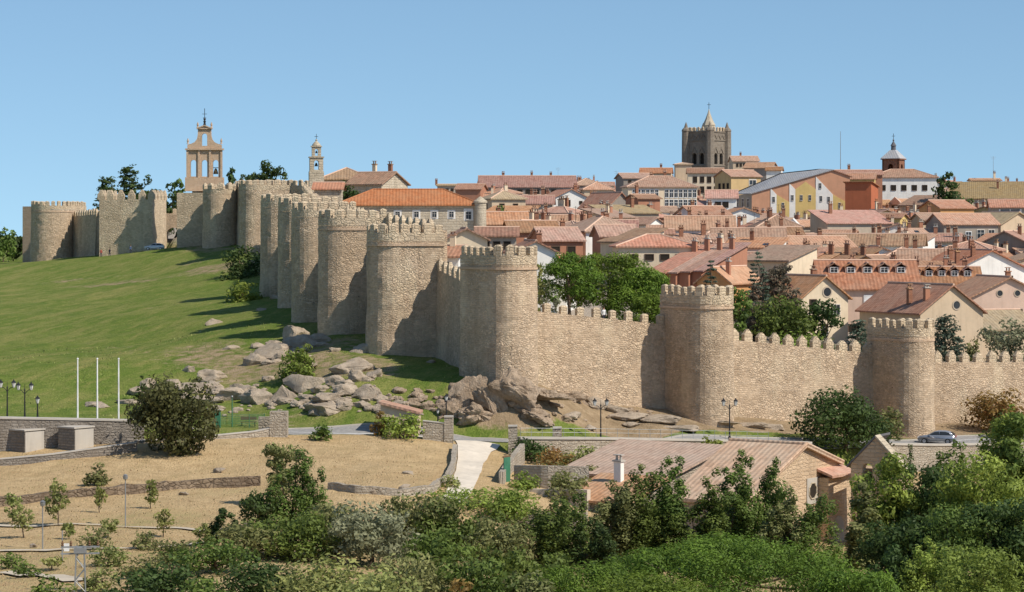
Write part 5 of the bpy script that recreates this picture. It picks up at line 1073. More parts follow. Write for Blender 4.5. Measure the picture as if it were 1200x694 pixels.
for i, (px, top, Y, w_, m_, lb) in enumerate([(112,616,178,36,'leaf_olive','olive bush left of the upper footpath bend'),(172,622,177,36,'leaf_olive','olive bush right of the footpath bend'),(240,612,180,26,'leaf_pale','pale dry bush beside the slim dark poplar'),(10,648,166,40,'leaf_mid','leafy bush at the lower left corner'),(32,660,160,34,'leaf_mid','second leafy bush near the lower left corner'),
    (62,652,165,26,'leaf_pale','pale bush left of the lattice pylon'),(128,640,166,44,'leaf_pale','dry yellowish bush behind the pylon'),(165,650,160,50,'leaf_olive','olive bush right of the pylon'),(118,662,154,40,'leaf_pale','low pale bush at the pylon foot'),(205,632,168,52,'leaf_olive','wide olive bush below the footpaths')]):
    T(lb, px, top, Y, w_, 'bush' if i < 4 or i > 5 else 'round', m_, dens=1.0)
# the belt of trees along the bottom of the view
for i, (px, top, Y, w_, k, m_, lb) in enumerate([
  (250,632,164,94,'round','leaf_mid','mid green tree at the left end of the bottom belt'),(195,655,152,94,'round','leaf_dark','dark tree low at the bottom left of the belt'),(300,612,176,82,'round','leaf_olive','olive-toned tree left in the bottom belt'),(345,600,176,99,'round','leaf_mid','broad green willow left of the grey tree'),(395,590,180,75,'round','leaf_olive','narrow olive willow just left of the grey tree'),
  (436,590,175,92,'round','leaf_grey','grey leaved tree in the middle of the bottom belt'),(490,580,186,87,'round','leaf_olive','olive green tree right of the grey leaved tree'),(540,588,184,94,'round','leaf_mid','wide feathery green tree below the driveway'),(585,610,178,75,'round','leaf_olive','olive tree left of the dark poplars'),
  (300,655,150,106,'round','leaf_dark','dark green tree in the lowest row, left'),(390,655,146,129,'round','leaf_pale','yellow-green willow in the lowest row'),(480,650,150,118,'round','leaf_olive','olive willow in the lowest row'),(560,655,148,82,'round','leaf_mid','mid green tree in the lowest row, left of the umbrella pines'),(440,672,138,129,'bush','leaf_pale','pale yellow-green thicket at the bottom centre'),
  (596,640,166,66,'round','leaf_mid','round green tree just left of the umbrella pine domes'),(612,672,150,64,'round','leaf_olive','olive tree low in front of the umbrella pine domes'),(515,622,172,76,'round','leaf_mid','green tree behind the rusty thicket'),(640,650,168,60,'round','leaf_mid','green tree between the poplars and the smaller pine dome'),(545,682,136,70,'bush','leaf_rust','rusty brown thicket at the bottom centre'),(240,680,140,90,'bush','leaf_mid','green thicket at the bottom left'),(60,676,146,60,'bush','leaf_mid','low green thicket under the pylon'),(150,678,142,70,'bush','leaf_dark','low dark thicket right of the pylon')]):
    T(lb, px, top, Y, w_, k, m_, group='belt of trees along the bottom', dens=1.3, leaf=.2, bottom=top+125)
T('bright green hedge crossing the foot of the driveway', 560, 572, 212, 130, 'bush', 'leaf_lime', 'hedge', 'hedge', dens=1.3)
T('yellow-green rounded hedge left of the stone garden wall', 598, 572, 209, 56, 'bush', 'leaf_lime', 'hedge', 'hedge', dens=1.3)
T('small palm-like tuft beside the driveway', 527, 556, 218, 24, 'bush', 'leaf_pale', dens=.6)
for i, (px, top, Y, w_, m_, lb) in enumerate([(630,587,186,77,'leaf_mid','left dark poplar below the garden wall'),(662,577,188,61,'leaf_mid','second dark poplar below the garden wall'),(708,565,190,77,'leaf_olive','bronze tipped poplar in front of the small roofed wing'),(745,551,192,82,'leaf_mid','windswept poplar covering the middle of the big roof'),(775,537,193,67,'leaf_mid','tall windswept poplar against the big roof'),
   (815,555,190,70,'leaf_mid','poplar right of the tall windswept one'),(850,551,192,61,'leaf_mid','slim poplar below the big roof ridge'),(882,535,194,77,'leaf_mid','tallest leaning poplar in front of the gable wall'),(908,575,190,58,'leaf_olive','short poplar right of the tallest leaning one'),(948,582,190,79,'leaf_mid','rounded poplar below the octagonal window'),(690,610,184,67,'leaf_dark','dark low poplar at the edge of the small wing')]):
    T(lb, px, top, Y, w_, 'poplar', m_, group='windswept poplars before the church', dens=1.7, bottom=690, leaf=.17)
for i, (px, top, Y, w_, lb) in enumerate([(860,630,166,300,'huge umbrella pine dome at the bottom centre right'),(690,658,158,160,'smaller umbrella pine dome left of the huge one'),(1010,668,158,110,'umbrella pine dome at the foot of the right-hand trees'),(760,672,150,150,'lowest umbrella pine dome, at the bottom edge')]):
    T(lb, px, top, Y, w_, 'pine', 'leaf_pine', 'pine tree', 'pine_tree', 'umbrella pines at the bottom', bottom=722, dens=3.0, leaf=.17)
for i, (px, top, Y, w_, m_, k, lb) in enumerate([(1040,532,200,80,'leaf_lime','round','green tree right of the gable wall, growing against it'),(1012,567,196,42,'leaf_olive','poplar','bronze-tinted tree climbing the gable wall'),(1085,547,200,80,'leaf_dark','round','dark mass of foliage right of the belfry'),(1105,522,206,63,'leaf_mid','poplar','upright tree reaching up to the parked car'),(1150,532,196,106,'leaf_lime','round','big leafy tree at right, in front of the wall'),
   (1165,484,212,74,'leaf_lime','poplar','pale leaved tree top reaching above the road at right'),(1195,487,210,63,'leaf_mid','round','leafy tree cut by the right picture edge'),(1060,607,178,95,'leaf_dark','round','dark lower tree at right'),(1120,597,176,106,'leaf_mid','round','broad mid green tree in the lower right'),(1180,587,176,95,'leaf_dark','round','dark broad tree in the lower right corner'),
   (1090,637,166,84,'leaf_lime','poplar','light green shoots at the bottom right'),(1150,642,160,106,'leaf_lime','round','low leafy tree at the bottom right corner'),(1046,642,166,53,'leaf_dark','round','small dark tree right of the huge umbrella pine')]):
    T(lb, px, top, Y, w_, k, m_, group='leafy trees on the right', dens=1.5, bottom=min(720, top+150))
T('slim dark cypress beside the belfry', 1067, 521, 236, 9, 'column', 'leaf_dark', 'cypress', 'cypress_tree')
T('dense round dark green tree by the road in front of the wall', 990, 457, 276, 98, 'round', 'leaf_dark', bottom=552, dens=1.6)
T('yellow-tinted shrub right of the dense round tree', 1040, 478, 288, 36, 'bush', 'leaf_olive')
T('large autumn-brown shrub against the wall at right', 1172, 457, 300, 72, 'bush', 'leaf_rust', dens=1.4)
T('dark green bush below the autumn-brown shrub', 1190, 482, 292, 56, 'bush', 'leaf_dark', dens=1.2)
# garden behind the parapet
for i, (px, top, Y, w_, m_, lb) in enumerate([(622,514,250,44,'leaf_dark','dark shrub at the left of the walled garden'),(655,524,246,46,'leaf_rust','rusty shrub in the walled garden'),(682,522,246,50,'leaf_pale','feathery yellow-green shrub in the walled garden'),(640,540,236,60,'leaf_olive','wide low shrub filling the walled garden'),(615,552,226,34,'leaf_lime','green shrub in front of the rendered garden wall'),(664,552,224,44,'leaf_olive','shrub left of the white chimney wing'),(830,512,262,36,'leaf_lime','green shrub on the parapet above the big roof')]):
    T(lb, px, top, Y, w_, 'bush', m_, dens=1.2)
T('ivy-like green climber on the hut wall', 690, 545, 238, 30, 'bush', 'leaf_olive', dens=1.1)
# ------------------------------------------------------------------ boulders and the rock under the corner tower
def rock(label, x, y, dims, seed, mat='granite', sub=2, rz=0, tilt=(0,0), sink=.3, cat='boulder', name='boulder', group=None, rough=.10, z=None, npts=17):
    rg = np.random.default_rng(seed); bm = bmesh.new()
    for d in unit(npts, rg): bm.verts.new(Vector(d*rg.uniform(.85,1.0)))
    r_ = bmesh.ops.convex_hull(bm, input=bm.verts); bmesh.ops.delete(bm, geom=[v for v in bm.verts if not v.link_faces], context='VERTS')
    bmesh.ops.bevel(bm, geom=bm.edges[:], offset=.07, segments=1, affect='EDGES', clamp_overlap=True); bmesh.ops.triangulate(bm, faces=bm.faces[:])
    for _ in range(sub): bmesh.ops.subdivide_edges(bm, edges=bm.edges[:], cuts=1, use_grid_fill=True, smooth=.0)
    bmesh.ops.triangulate(bm, faces=[f for f in bm.faces if len(f.verts) > 4])
    o3 = Vector(rg.uniform(-20, 20, 3))
    for v in bm.verts:
        n_ = v.co.normalized(); k = noise.noise(v.co*1.7+o3)*rough*1.6+noise.noise(v.co*4.5+o3)*rough*.8+noise.noise(v.co*11+o3)*rough*.4; v.co += n_*k
        v.co = Vector((v.co.x*dims[0]/2, v.co.y*dims[1]/2, v.co.z*dims[2]/2))
    bmesh.ops.recalc_face_normals(bm, faces=bm.faces); me = bpy.data.meshes.new(name); bm.to_mesh(me); bm.free(); me.materials.append(M[mat])
    me.polygons.foreach_set('use_smooth', [True]*len(me.polygons)); me.set_sharp_from_angle(angle=R(32))
    zz_ = (gz(x, y) if z is None else z)+dims[2]/2-sink*dims[2]; o = link(name, me, None, (x, y, zz_)); o.rotation_euler = (tilt[0], tilt[1], rz); return tag(o, label, cat, group)
BR = random.Random(5)
def rpx(label, px, py, wpx, hpx, seed, **k):
    p = hit(px, py)
    while inside(np.array([p.x]), np.array([p.y+.8]))[0]: py += 4; p = hit(px, py)
    s_ = p.y/F; return rock(label, p.x, p.y, (wpx*s_*1.5, wpx*s_*BR.uniform(.9,1.4), hpx*s_*1.45), seed, rz=BR.uniform(-.6,.6), sink=.42, **k)
big = [(412,435,44,24,'large flat-topped granite boulder left of the nearest left-row tower'),(322,418,40,24,'big boulder at the left of the pile below the second tower'),(352,408,40,20,'broad boulder in the pile below the second tower'),(300,426,24,16,'dark boulder at the left end of the upper pile'),(372,402,26,14,'pale boulder touching the foot of the second tower'),(345,398,26,22,'upright boulder on top of the upper pile'),(427,412,26,12,'rounded boulder perched behind the large flat-topped one'),
 (357,455,52,26,'long sloping slab below the bright green shrub'),(330,470,30,22,'cracked boulder left of the long sloping slab'),(385,470,34,14,'flat slab right of the long sloping slab'),(300,472,32,22,'grey boulder in the middle of the lower pile'),(268,466,34,18,'pale boulder at the left of the lower pile'),(290,460,22,12,'low dark boulder behind the lower pile'),(404,462,28,18,'pale flat boulder at the centre of the slope'),(430,466,26,16,'dark-faced boulder with shadow at the centre of the slope'),
 (420,445,20,14,'small boulder below the large flat-topped one'),(437,441,22,14,'twin of the small boulder, on its right'),(375,482,40,14,'low wide slab near the hut'),(405,478,22,12,'small slab left of the hut'),(248,445,30,18,'largest pale boulder of the left pile, behind the juniper'),(228,458,28,14,'boulder right of the juniper'),(222,436,14,10,'small lone boulder above the left pile'),(240,472,36,10,'flat pale rock sheet right of the juniper'),(160,462,24,14,'boulder left of the juniper top'),(175,455,18,16,'boulder peeping over the juniper at left'),(152,473,26,10,'flat rock left of the juniper'),(110,476,22,8,'flat rock behind the middle flagpole'),(118,478,16,7,'low rock behind the right flagpole'),
 (278,455,14,9,'small round stone above the lower pile'),(254,480,18,7,'low stone by the green fence'),(314,446,14,8,'small stone between the two piles'),(250,380,16,9,'lone rock on the lawn edge below the yellow-green bush'),(306,365,12,6,'pale rock at the foot of the fourth tower'),(322,350,10,6,'tiny rock at the foot of the tower row'),(505,425,10,5,'small rock at the foot of the nearest left-row tower'),(392,412,12,8,'rock right of the upper pile')]
for i, (px, py, w_, h_, lb) in enumerate(big): rpx(lb, px, py, w_, h_, 300+i, group='granite boulders on the slope')
for i in range(120):
    cx, cy, sx, sy = BR.choice([(330,470,70,14),(400,455,60,20),(330,412,40,16),(225,460,60,16),(440,478,50,12),(290,480,70,8)]); px, py = BR.gauss(cx, sx*.5), BR.gauss(cy, sy*.6)
    if py > 492 or px > 505: continue
    w_ = BR.choice([4,5,6,7,9,12,16])*BR.uniform(.8,1.2); rpx('small loose granite stone scattered among the larger boulders', px, py, w_, w_*.55, 500+i, group='small stones on the slope', cat='stone', name='stone')
for i in range(64):
    cx, cy, sx, sy = BR.choice([(330,472,80,10),(405,460,60,16),(330,412,44,12),(225,458,60,12),(445,470,40,12)]); px, py = BR.gauss(cx, sx*.5), BR.gauss(cy, sy*.6)
    if py > 488 or px > 500: continue
    w_ = BR.uniform(9, 20); rpx('middle-sized granite boulder bedded in the grass among the bigger ones', px, py, w_, w_*BR.uniform(.4,.6), 900+i, group='bedded boulders on the slope', npts=22)
# outcrop
OC = [(548,478,44,44,.3,'brown rock mass under the left corner of the corner tower'),(575,488,36,52,-.25,'tall cracked brown slab leaning under the corner tower'),(606,488,50,56,-.6,'long dark slab leaning to the right under the corner tower'),(560,500,60,26,.1,'low brown rock shelf left of the driveway wall'),(640,480,60,34,.2,'rubbly brown rock under the right edge of the corner tower'),(668,470,40,20,.1,'brown rock below the sunlit wall'),(628,502,50,20,.2,'low brown rock above the road'),(530,492,30,22,0,'brown rock stepping down to the left of the outcrop')]
for i, (px, py, w_, h_, tl, lb) in enumerate(OC):
    p = hit(px, min(py, 500)); s_ = p.y/F; rock(lb, p.x, p.y+.6, (w_*s_*1.2, w_*s_*.8, h_*s_*1.45), 40+i, 'brown_rock', 3, 0, (.1, tl), .36, 'rock', 'outcrop_rock', 'outcrop under the corner tower', .22, npts=11)
for i, (px, py, w_, h_, lb) in enumerate([(696,476,28,14,'pale rounded rock just below the sunlit wall'),(668,490,26,10,'flat rock left of the road lamp'),(740,490,44,10,'wide sloping rock sheet below the wall'),(775,494,44,12,'pale rock sheet at the foot of the pine-side tower'),(720,482,34,12,'rock sheet in the bare earth below the wall'),(800,503,34,8,'flat rock between the tower and the road'),(838,497,40,8,'long flat rock at the right foot of the pine-side tower'),(882,500,30,8,'low rocks below the pointed merlons'),(905,502,26,7,'end of the low rocks below the pointed merlons'),(740,499,16,6,'squared stone block beside the road'),(690,503,14,6,'small squared block beside the road lamp')]):
    rpx(lb, px, py, w_, h_, 80+i, group='rocks below the west wall', mat='granite')
for i in range(90):
    px, py = BR.choice([(BR.uniform(455,540), BR.gauss(476,7)), (BR.uniform(600,770), 470+BR.uniform(0,26))]); w_ = BR.uniform(4, 14)
    if 440 < px < 500 and py > 478: continue
    rpx('loose brown rubble stone around the outcrop', px, py, w_, w_*.6, 700+i, group='rubble stones', mat='brown_rock', cat='stone', name='stone')
# dry grass and weeds nobody could count
def tufts(name, n, gen, hgt_, mat, seed, wd=.05):
    rg = np.random.default_rng(seed); P = gen(rg, n); z = hgt(P[:,0], P[:,1])+bumpz(P[:,0], P[:,1]); n = len(P); a = rg.random(n)*6.283; h_ = hgt_*(.4+rg.random(n)); ln = h_[:, None]*.5*rg.normal(size=(n, 2)); w_ = wd*(.6+rg.random(n))
    b_ = np.stack([P[:,0], P[:,1], z-.05], 1); dx = np.stack([np.cos(a)*w_, np.sin(a)*w_, 0*a], 1); tp = b_+np.stack([ln[:,0], ln[:,1], h_], 1)
    v = np.stack([b_-dx, b_+dx, tp+dx*.2, tp-dx*.2], 1).reshape(-1, 3); c = np.repeat(np.stack([rg.random(n), rg.random(n), 0*a, 1+0*a], 1), 4, axis=0)
    o = link(name, fast(name, v, np.arange(4*n).reshape(n, 4), mat, c)); return tag(o, kind='stuff')
def field(rg, n):
    x = rg.uniform(-46, 14, n); y = rg.uniform(150, 252, n); px = 600+x*F/y
    pn = np.array([noise.noise(Vector((a*.25, b_*.25, 1))) for a, b_ in zip(x, y)]); ok = (y < Yb(x)-1) & (px > -20) & (px < 560) & (pn > -.1-.3*rg.random(n)) & ~((px > 520) & (y > 215)); return np.stack([x, y], 1)[ok]
tufts('dry_grass', 30000, field, .11, 'straw', 3, .05)
def lawn(rg, n):
    x = rg.uniform(-75, 60, n); y = rg.uniform(252, 330, n); pn = np.array([noise.noise(Vector((a*.18, b_*.18, 4))) for a, b_ in zip(x, y)]); px = 600+x*F/y
    ok = (y > Yb(x)+9) & ~inside(x, y) & (pn > .12) & (px < 760); return np.stack([x, y], 1)[ok]
tufts('tall_grass', 26000, lawn, .18, 'leaf_pale', 4, .05)
# ------------------------------------------------------------------ roadside walls, gates and furniture
def strip_wall(label, pts, tops, th, mat, name='stone_wall', cat='wall', cap=None, base=None, jag=0.0, group=None, seed=0):
    """a wall through plan points with a top height above the ground (list or number); cap = (material, height, overhang)"""
    P = [Vector((p[0], p[1], 0)) for p in pts]; rg = random.Random(seed+3); D = [0]
    for a, b_ in zip(P[:-1], P[1:]): D.append(D[-1]+(b_-a).length)
    k = max(2, int(D[-1]/.6)); S_ = [D[-1]*i/k for i in range(k+1)]
    X_ = np.interp(S_, D, [p.x for p in P]); Y_ = np.interp(S_, D, [p.y for p in P]); tx = np.gradient(X_); ty = np.gradient(Y_); L = np.hypot(tx, ty); nx, ny = -ty/L, tx/L
    T_ = np.interp(S_, D, tops) if isinstance(tops, (list, tuple)) else None; o = Vector((X_[0], Y_[0], gz(X_[0], Y_[0]) if base is None else base)); V = []; U = []; zs = []
    for i in range(k+1):
        g = min(gz(X_[i]+nx[i]*e, Y_[i]+ny[i]*e) for e in (-th/2-.05, th/2+.05)) if base is None else base
        z1 = (T_[i] if T_ is not None else gz(X_[i], Y_[i])+tops)+(rg.uniform(-jag, jag) if jag else 0); z0 = g-.5; zs.append(z1)
        for e, z in ((-1, z0), (-1, (z0+z1)/2), (-1, z1), (1, z1), (1, (z0+z1)/2), (1, z0)):
            w_ = (rg.uniform(-.05, .05) if jag else 0)
            V.append((X_[i]+nx[i]*(e*th/2+w_)-o.x, Y_[i]+ny[i]*(e*th/2+w_)-o.y, z-o.z)); U.append((S_[i]+(e+1)*3, z))
    mb = MB(); F_ = [(i*6+j+1, i*6+j, (i+1)*6+j, (i+1)*6+j+1) for i in range(k) for j in range(5)]
    uv = [[(U[q_][0], U[q_][1]) for q_ in f] for f in F_]
    for n_, f in enumerate(F_):
        if n_ % 5 == 2: uv[n_] = None
    for f, u_ in zip(F_, uv): mb.add([V[q_] for q_ in f], [(0,1,2,3)], [u_] if u_ else None)
    mb.add(V[:6], [(0,1,2,3,4,5)]); mb.add(V[-6:], [(5,4,3,2,1,0)])
    t = thing(name, o, 0, label, cat, group); b_ = mb.build('wall_body', mat, t); bm = bmesh.new(); bm.from_mesh(b_.data); bmesh.ops.remove_doubles(bm, verts=bm.verts, dist=1e-4); bmesh.ops.recalc_face_normals(bm, faces=bm.faces); bm.to_mesh(b_.data); bm.free()
    if cap:
        cm, ch_, ov = cap; m2 = MB(); V2 = []
        for i in range(k+1):
            for e, z in ((-1, 0.004), (-1, ch_), (1, ch_), (1, 0.004)): V2.append((X_[i]+nx[i]*e*(th/2+ov)-o.x, Y_[i]+ny[i]*e*(th/2+ov)-o.y, zs[i]+z-o.z))
        m2.add(V2, [(i*4+j+1, i*4+j, (i+1)*4+j, (i+1)*4+j+1) for i in range(k) for j in range(3)]+[(i*4, i*4+3, (i+1)*4+3, (i+1)*4) for i in range(k)]+[(0,1,2,3), (k*4+3,k*4+2,k*4+1,k*4)])
        c_ = m2.build('coping', cm, t); bm = bmesh.new(); bm.from_mesh(c_.data); bmesh.ops.recalc_face_normals(bm, faces=bm.faces); bm.to_mesh(c_.data); bm.free()
    return t
def bline(p0, p1, n=12, dy=0): return [((lambda x: (x, Yb(x)+dy))(P2(px, float(np.interp(px, [-250,0,165,250,330,440,530,600,700,850,1000,1100,1300], [238,240,243,246.5,250,252.5,252.3,252.6,256.5,265.5,275,282,296])))[0])) for px in np.linspace(p0, p1, n)]
def tops_at(pts, pxs, pys):  # wall-top heights from rows
    return [CZ-(np.interp(600+F*x/y, pxs, pys)-H0)*y/F for x, y in pts]
a = bline(-120, 168, dy=.2); rw = strip_wall('tall dark grey stone retaining wall at left with a pale coping under the lamps', a, tops_at(a, [-120,0,100,168], [490,490.5,492.5,494]), 1.1, 'grey_masonry', cap=('concrete', .16, .08))
for px, pyt, lb in ((31,506,'left'),(89,503,'right')):      # stepped buttresses
    x, y = P2(px, 240.3); zt = at(px, pyt, 237).z; g = gz(x, y)-.5
    b_ = MB(); b_.prism([(-1.1,-1.2),(1.1,-1.2),(1.1,1.2),(-1.1,1.2)], 0, zt-g-.1); b_.build('buttress', 'grey_masonry', rw, loc=(x-rw.location.x, y-rw.location.y, g-rw.location.z), rz=R(-38))
    f_ = MB(); f_.box((0,0,0), (.05, 2.3, zt-g-.2)); f_.build('buttress_lit_face', 'concrete', rw, loc=(x-rw.location.x+1.14*math.cos(R(38)), y-rw.location.y-1.14*math.sin(R(38)), g-rw.location.z+(zt-g-.2)/2), rz=R(-38)); c_ = MB(); c_.box((0,0,0), (2.4, 2.6, .14)); c_.build('buttress_cap', 'concrete', rw, loc=(x-rw.location.x, y-rw.location.y, zt-g-.03+g-rw.location.z), rz=R(-38))  # thin smooth sheet, its paler colour paints sunlight on the right face
lp = [hit(px, py) for px, py in ((-60,548),(0,546),(60,541),(110,535),(160,529))]
a = [(p.x, p.y-.2) for p in lp]; strip_wall('low stepped grey wall along the foot of the left retaining wall', a, tops_at(a, [-60,0,60,110,160], [541,538.5,533,526,519]), .55, 'grey_masonry', cap=('concrete', .1, .06))
a = bline(236, 334, dy=-.4); strip_wall('low pale roadside wall between the juniper and the stone gate block', a, tops_at(a, [236,250,300,334], [513,511,506,498]), .5, 'pale_masonry', cap=('concrete', .1, .05))
a = bline(160, 240, dy=-.6); strip_wall('short low wall running behind the juniper', a, tops_at(a, [160,240], [517,513]), .5, 'grey_masonry', cap=('concrete', .1, .05))
p = P2(327, 249.4); strip_wall('squat stone gate block at the end of the low roadside wall', [(p[0]-.85, p[1]), (p[0]+.85, p[1])], [at(0,482,249.4).z]*2, 1.5, 'pale_masonry', 'gate_pillar', 'gate pillar')
p = P2(314, 251.5); strip_wall('low stone stub beside the squat gate block', [(p[0]-.9, p[1]), (p[0]+.5, p[1])], [at(0,489,251).z]*2, .7, 'pale_masonry')
a = bline(496, 528, dy=-.8, n=6); strip_wall('pale stone wall between the hut and the driveway', a, tops_at(a, [496,528], [493.5,497]), .6, 'pale_masonry', cap=('concrete', .08, .05))
for px, pt, Y, lb in ((526,489,251.6,'square stone pillar left of the driveway mouth'),(601,500,251.8,'square stone pillar right of the driveway mouth'),(653,502,254.6,'small pillar in the roadside parapet left of the road lamp')):
    x, y = P2(px, Y); strip_wall(lb, [(x-.45, y), (x+.45, y)], [at(0,pt,Y).z]*2, .9, 'pale_masonry', 'gate_pillar', 'gate pillar', cap=('concrete', .14, .08))
a = bline(608, 948, dy=-.6, n=30); strip_wall('long roadside parapet with flat pale coping above the church roofs', a, tops_at(a, [608,700,800,900,948], [514.5,515,516.5,518.5,520]), .6, 'pale_masonry', cap=('concrete', .22, .12))
a = bline(1040, 1230, dy=-.6, n=16); strip_wall('roadside parapet in front of the parked car', a, tops_at(a, [1040,1100,1230], [521.5,522.5,520]), .6, 'pale_masonry', cap=('concrete', .22, .12))
# thin railing on the parapet
def railing():
    a = bline(610, 900, dy=-.6, n=24); P_ = [Vector((x, y, CZ-(np.interp(600+F*x/y, [608,700,800,900,948], [514.5,515,516.5,518.5,520])-H0)*y/F+.22)) for x, y in a]; t = thing('railing', P_[0], 0, 'thin grey metal railing on top of the long roadside parapet', 'railing'); o = P_[0]
    for z in (.45, .85):
        m2 = MB()
        for p0, p1 in zip(P_[:-1], P_[1:]): m2.tube(p0-o+Vector((0,0,z)), p1-o+Vector((0,0,z)), .02, n=5, cap=False)
        m2.build('rail', 'grey_metal', t)
    for p0 in P_: MB().tube(p0-o, p0-o+Vector((0,0,.9)), .025, n=6).build('post', 'grey_metal', t)
railing()
# dry stone field wall, brown at left and pale grey at right
fw = [hit(px, py) for px, py in ((-50,602),(0,594),(60,587),(120,582),(180,576),(250,571),(305,569))]; strip_wall('brown dry stone wall crossing the straw field at left', [(p.x, p.y) for p in fw], .75, .5, 'dry_stone', 'dry_stone_wall', 'wall', jag=.09)
fw = [hit(px, py) for px, py in ((386,574),(420,579),(470,582),(505,577),(524,566),(531,548),(533,528))]; strip_wall('pale dry stone wall curving up beside the driveway', [(p.x, p.y) for p in fw], .62, .45, 'pale_masonry', 'dry_stone_wall', 'wall', jag=.06)
for i, (px, py, w_) in enumerate([(432,578,20),(475,573,14),(478,556,12),(215,580,10),(258,553,14),(40,640,8)]): rpx(['weathered stump-like rock by the pale dry stone wall','white flat stone on the straw mound','pale stone in the worn grass of the straw mound','white stone lying below the brown dry stone wall','thorny grey rock on the straw slope','small stone by the footpath'][i], px, py, w_, w_*.5, 120+i)
plaster('garden_plaster', (.60,.52,.41), .5)
# garden walls beside the church
for lb, pts, pxs, pys, mt in (('pale rendered garden wall at the top left of the church yard', [(622,566,225),(655,573,224),(690,577,222)], [622,690], [573,574], 'garden_plaster'),
    ('long rubble garden wall sloping below the church yard', [(590,600,209),(640,604,208),(688,606,207)], [590,640,688], [606,601,600], 'pale_masonry'),
    ('curved pale wall with a green door at the left of the walled garden', [(588,560,228),(594,545,236),(604,530,243),(612,522,248)], [588,594,604,612], [553,543,530,520], 'pale_masonry'),
    ('rendered wall behind the garden shrubs', [(604,560,232),(640,566,230),(690,566,230)], [604,690], [545,547], 'pale_masonry')):
    w3 = [at(*p_) for p_ in pts]; strip_wall(lb, [(p_.x, p_.y) for p_ in w3], [CZ-(np.interp(q_[0], pxs, pys)-H0)*q_[2]/F for q_ in pts], .5, mt)
p = at(594,560,230.5); t = thing('garden_door', (p.x, p.y, gz(p.x, p.y)), R(60), 'green door set in the curved garden wall', 'door'); MB().box((0,0,1.0), (1.1,.08,2.3)).build('leaf', 'green_paint', t); MB().box((0,.03,2.2), (1.3,.12,.12)).build('frame', 'timber', t)
# ------------------------------------------------------------------ lamps, poles, fence
def lantern(mb, t, p, s=1.0):
    l = MB(); l.lathe([(.10*s,0),(.20*s,.42*s),(.22*s,.44*s)], p, 6); g = l.build('lantern', 'lamp_glass', t); c = MB(); c.lathe([(.25*s,.44*s),(.20*s,.52*s),(.07*s,.66*s),(.03*s,.78*s)], p, 6); c.build('lantern_cap', 'dark_metal', g)
    for i in range(6): a_ = math.pi/3*i; c2 = (p[0]+.1*s*math.cos(a_), p[1]+.1*s*math.sin(a_), p[2]); mb.tube(c2, (p[0]+.21*s*math.cos(a_), p[1]+.21*s*math.sin(a_), p[2]+.44*s), .012*s, n=4)
def lamp(label, px, top, base_, Y, arms, s=1.0, zb=None, group='street lamps'):
    x, y = P2(px, Y); g = gz(x, y) if zb is None else zb; h_ = at(px, top, Y).z-g; t = thing('street_lamp', (x, y, g), 0, label, 'street lamp', group); m_ = MB()
    m_.lathe([(.16,0),(.16,.3),(.10,.45),(.075,.9),(.055,h_-.9*s),(.09,h_-.85*s),(.04,h_-.7*s)], (0,0,0), 10)
    if arms == 1: lantern(m_, t, (0,0,h_-.8*s), s)
    else:
        for e in (-1, 1):
            pr = Vector((0,0,h_-1.25*s))
            for i in range(1, 7): f = i/6; nx = Vector((e*.62*s*f, 0, h_-1.25*s+.30*s*math.sin(f*math.pi)*.6+.42*s*f)); m_.tube(pr, nx, .03*s, n=6); pr = nx
            lantern(m_, t, (e*.62*s,0,h_-.82*s), s)
        m_.tube((0,0,h_-.8*s), (0,0,h_-.25*s), .03, .015, 6)
    m_.build('post', 'dark_metal', t); return t
lamp('twin-lantern street lamp nearest the left picture edge', 8.5, 444, 490, 244, 2); lamp('second twin-lantern street lamp, between the edge lamp and the short lamp', 29, 447, 491, 245.5, 2); lamp('short single-lantern lamp right of the two twin lamps', 44, 463, 491, 246.5, 1)
lamp('tall twin-lantern lamp by the road below the sunlit wall', 704, 466, 517, 263.5, 2, 1.0); lamp('tall twin-lantern lamp by the road in front of the pointed merlons', 855, 466, 520, 272.5, 2, 1.05)
lamp('small lamp head with white glass left of the rock outcrop', 523, 461, 490, 259, 1, .9); lamp('small dark lamp post beside the hut', 513, 478, 497, 257, 1, .7)
for px, lb in ((91,'leftmost white flagpole behind the retaining wall'),(114,'middle white flagpole behind the retaining wall'),(139,'rightmost white flagpole behind the retaining wall')):
    x, y = P2(px, 245); g = gz(x, y); t = thing('flagpole', (x, y, g), 0, lb, 'flagpole', 'flagpoles'); h_ = at(px, 421.5, 245).z-g; MB().tube((0,0,0), (0,0,h_), .085, .06, 10).build('pole', 'white_paint', t); MB().lathe([(.06,0),(.10,.08),(.06,.16)], (0,0,h_), 8).build('finial', 'white_paint', t); MB().lathe([(.2,0),(.2,.08),(.12,.15)], (0,0,0), 10).build('base', 'grey_metal', t)
def field_lamp(label, px, top, base_, box=False):
    p = hit(px, base_); h_ = at(px, top, p.y).z-p.z; t = thing('lamp_post', p, 0, label, 'lamp post', 'thin lamp posts in the field'); MB().tube((0,0,-.3), (0,0,h_), .05, .035, 8).build('pole', 'grey_metal', t)
    if box: MB().box((.28,0,h_-1.1), (.34,.1,.5)).build('box', 'white_paint', t)
    else: MB().lathe([(.05,0),(.16,.05),(.2,.25),(.12,.3),(.2,.34),(.05,.42)], (0,0,h_-.15), 10).build('lamp_head', 'grey_metal', t)
field_lamp('thin grey lamp post standing by the upper footpath', 147, 560, 616); field_lamp('thin grey lamp post left of the white box post', 50, 591, 642); field_lamp('thin grey post carrying a small white box', 73, 622, 660, True)
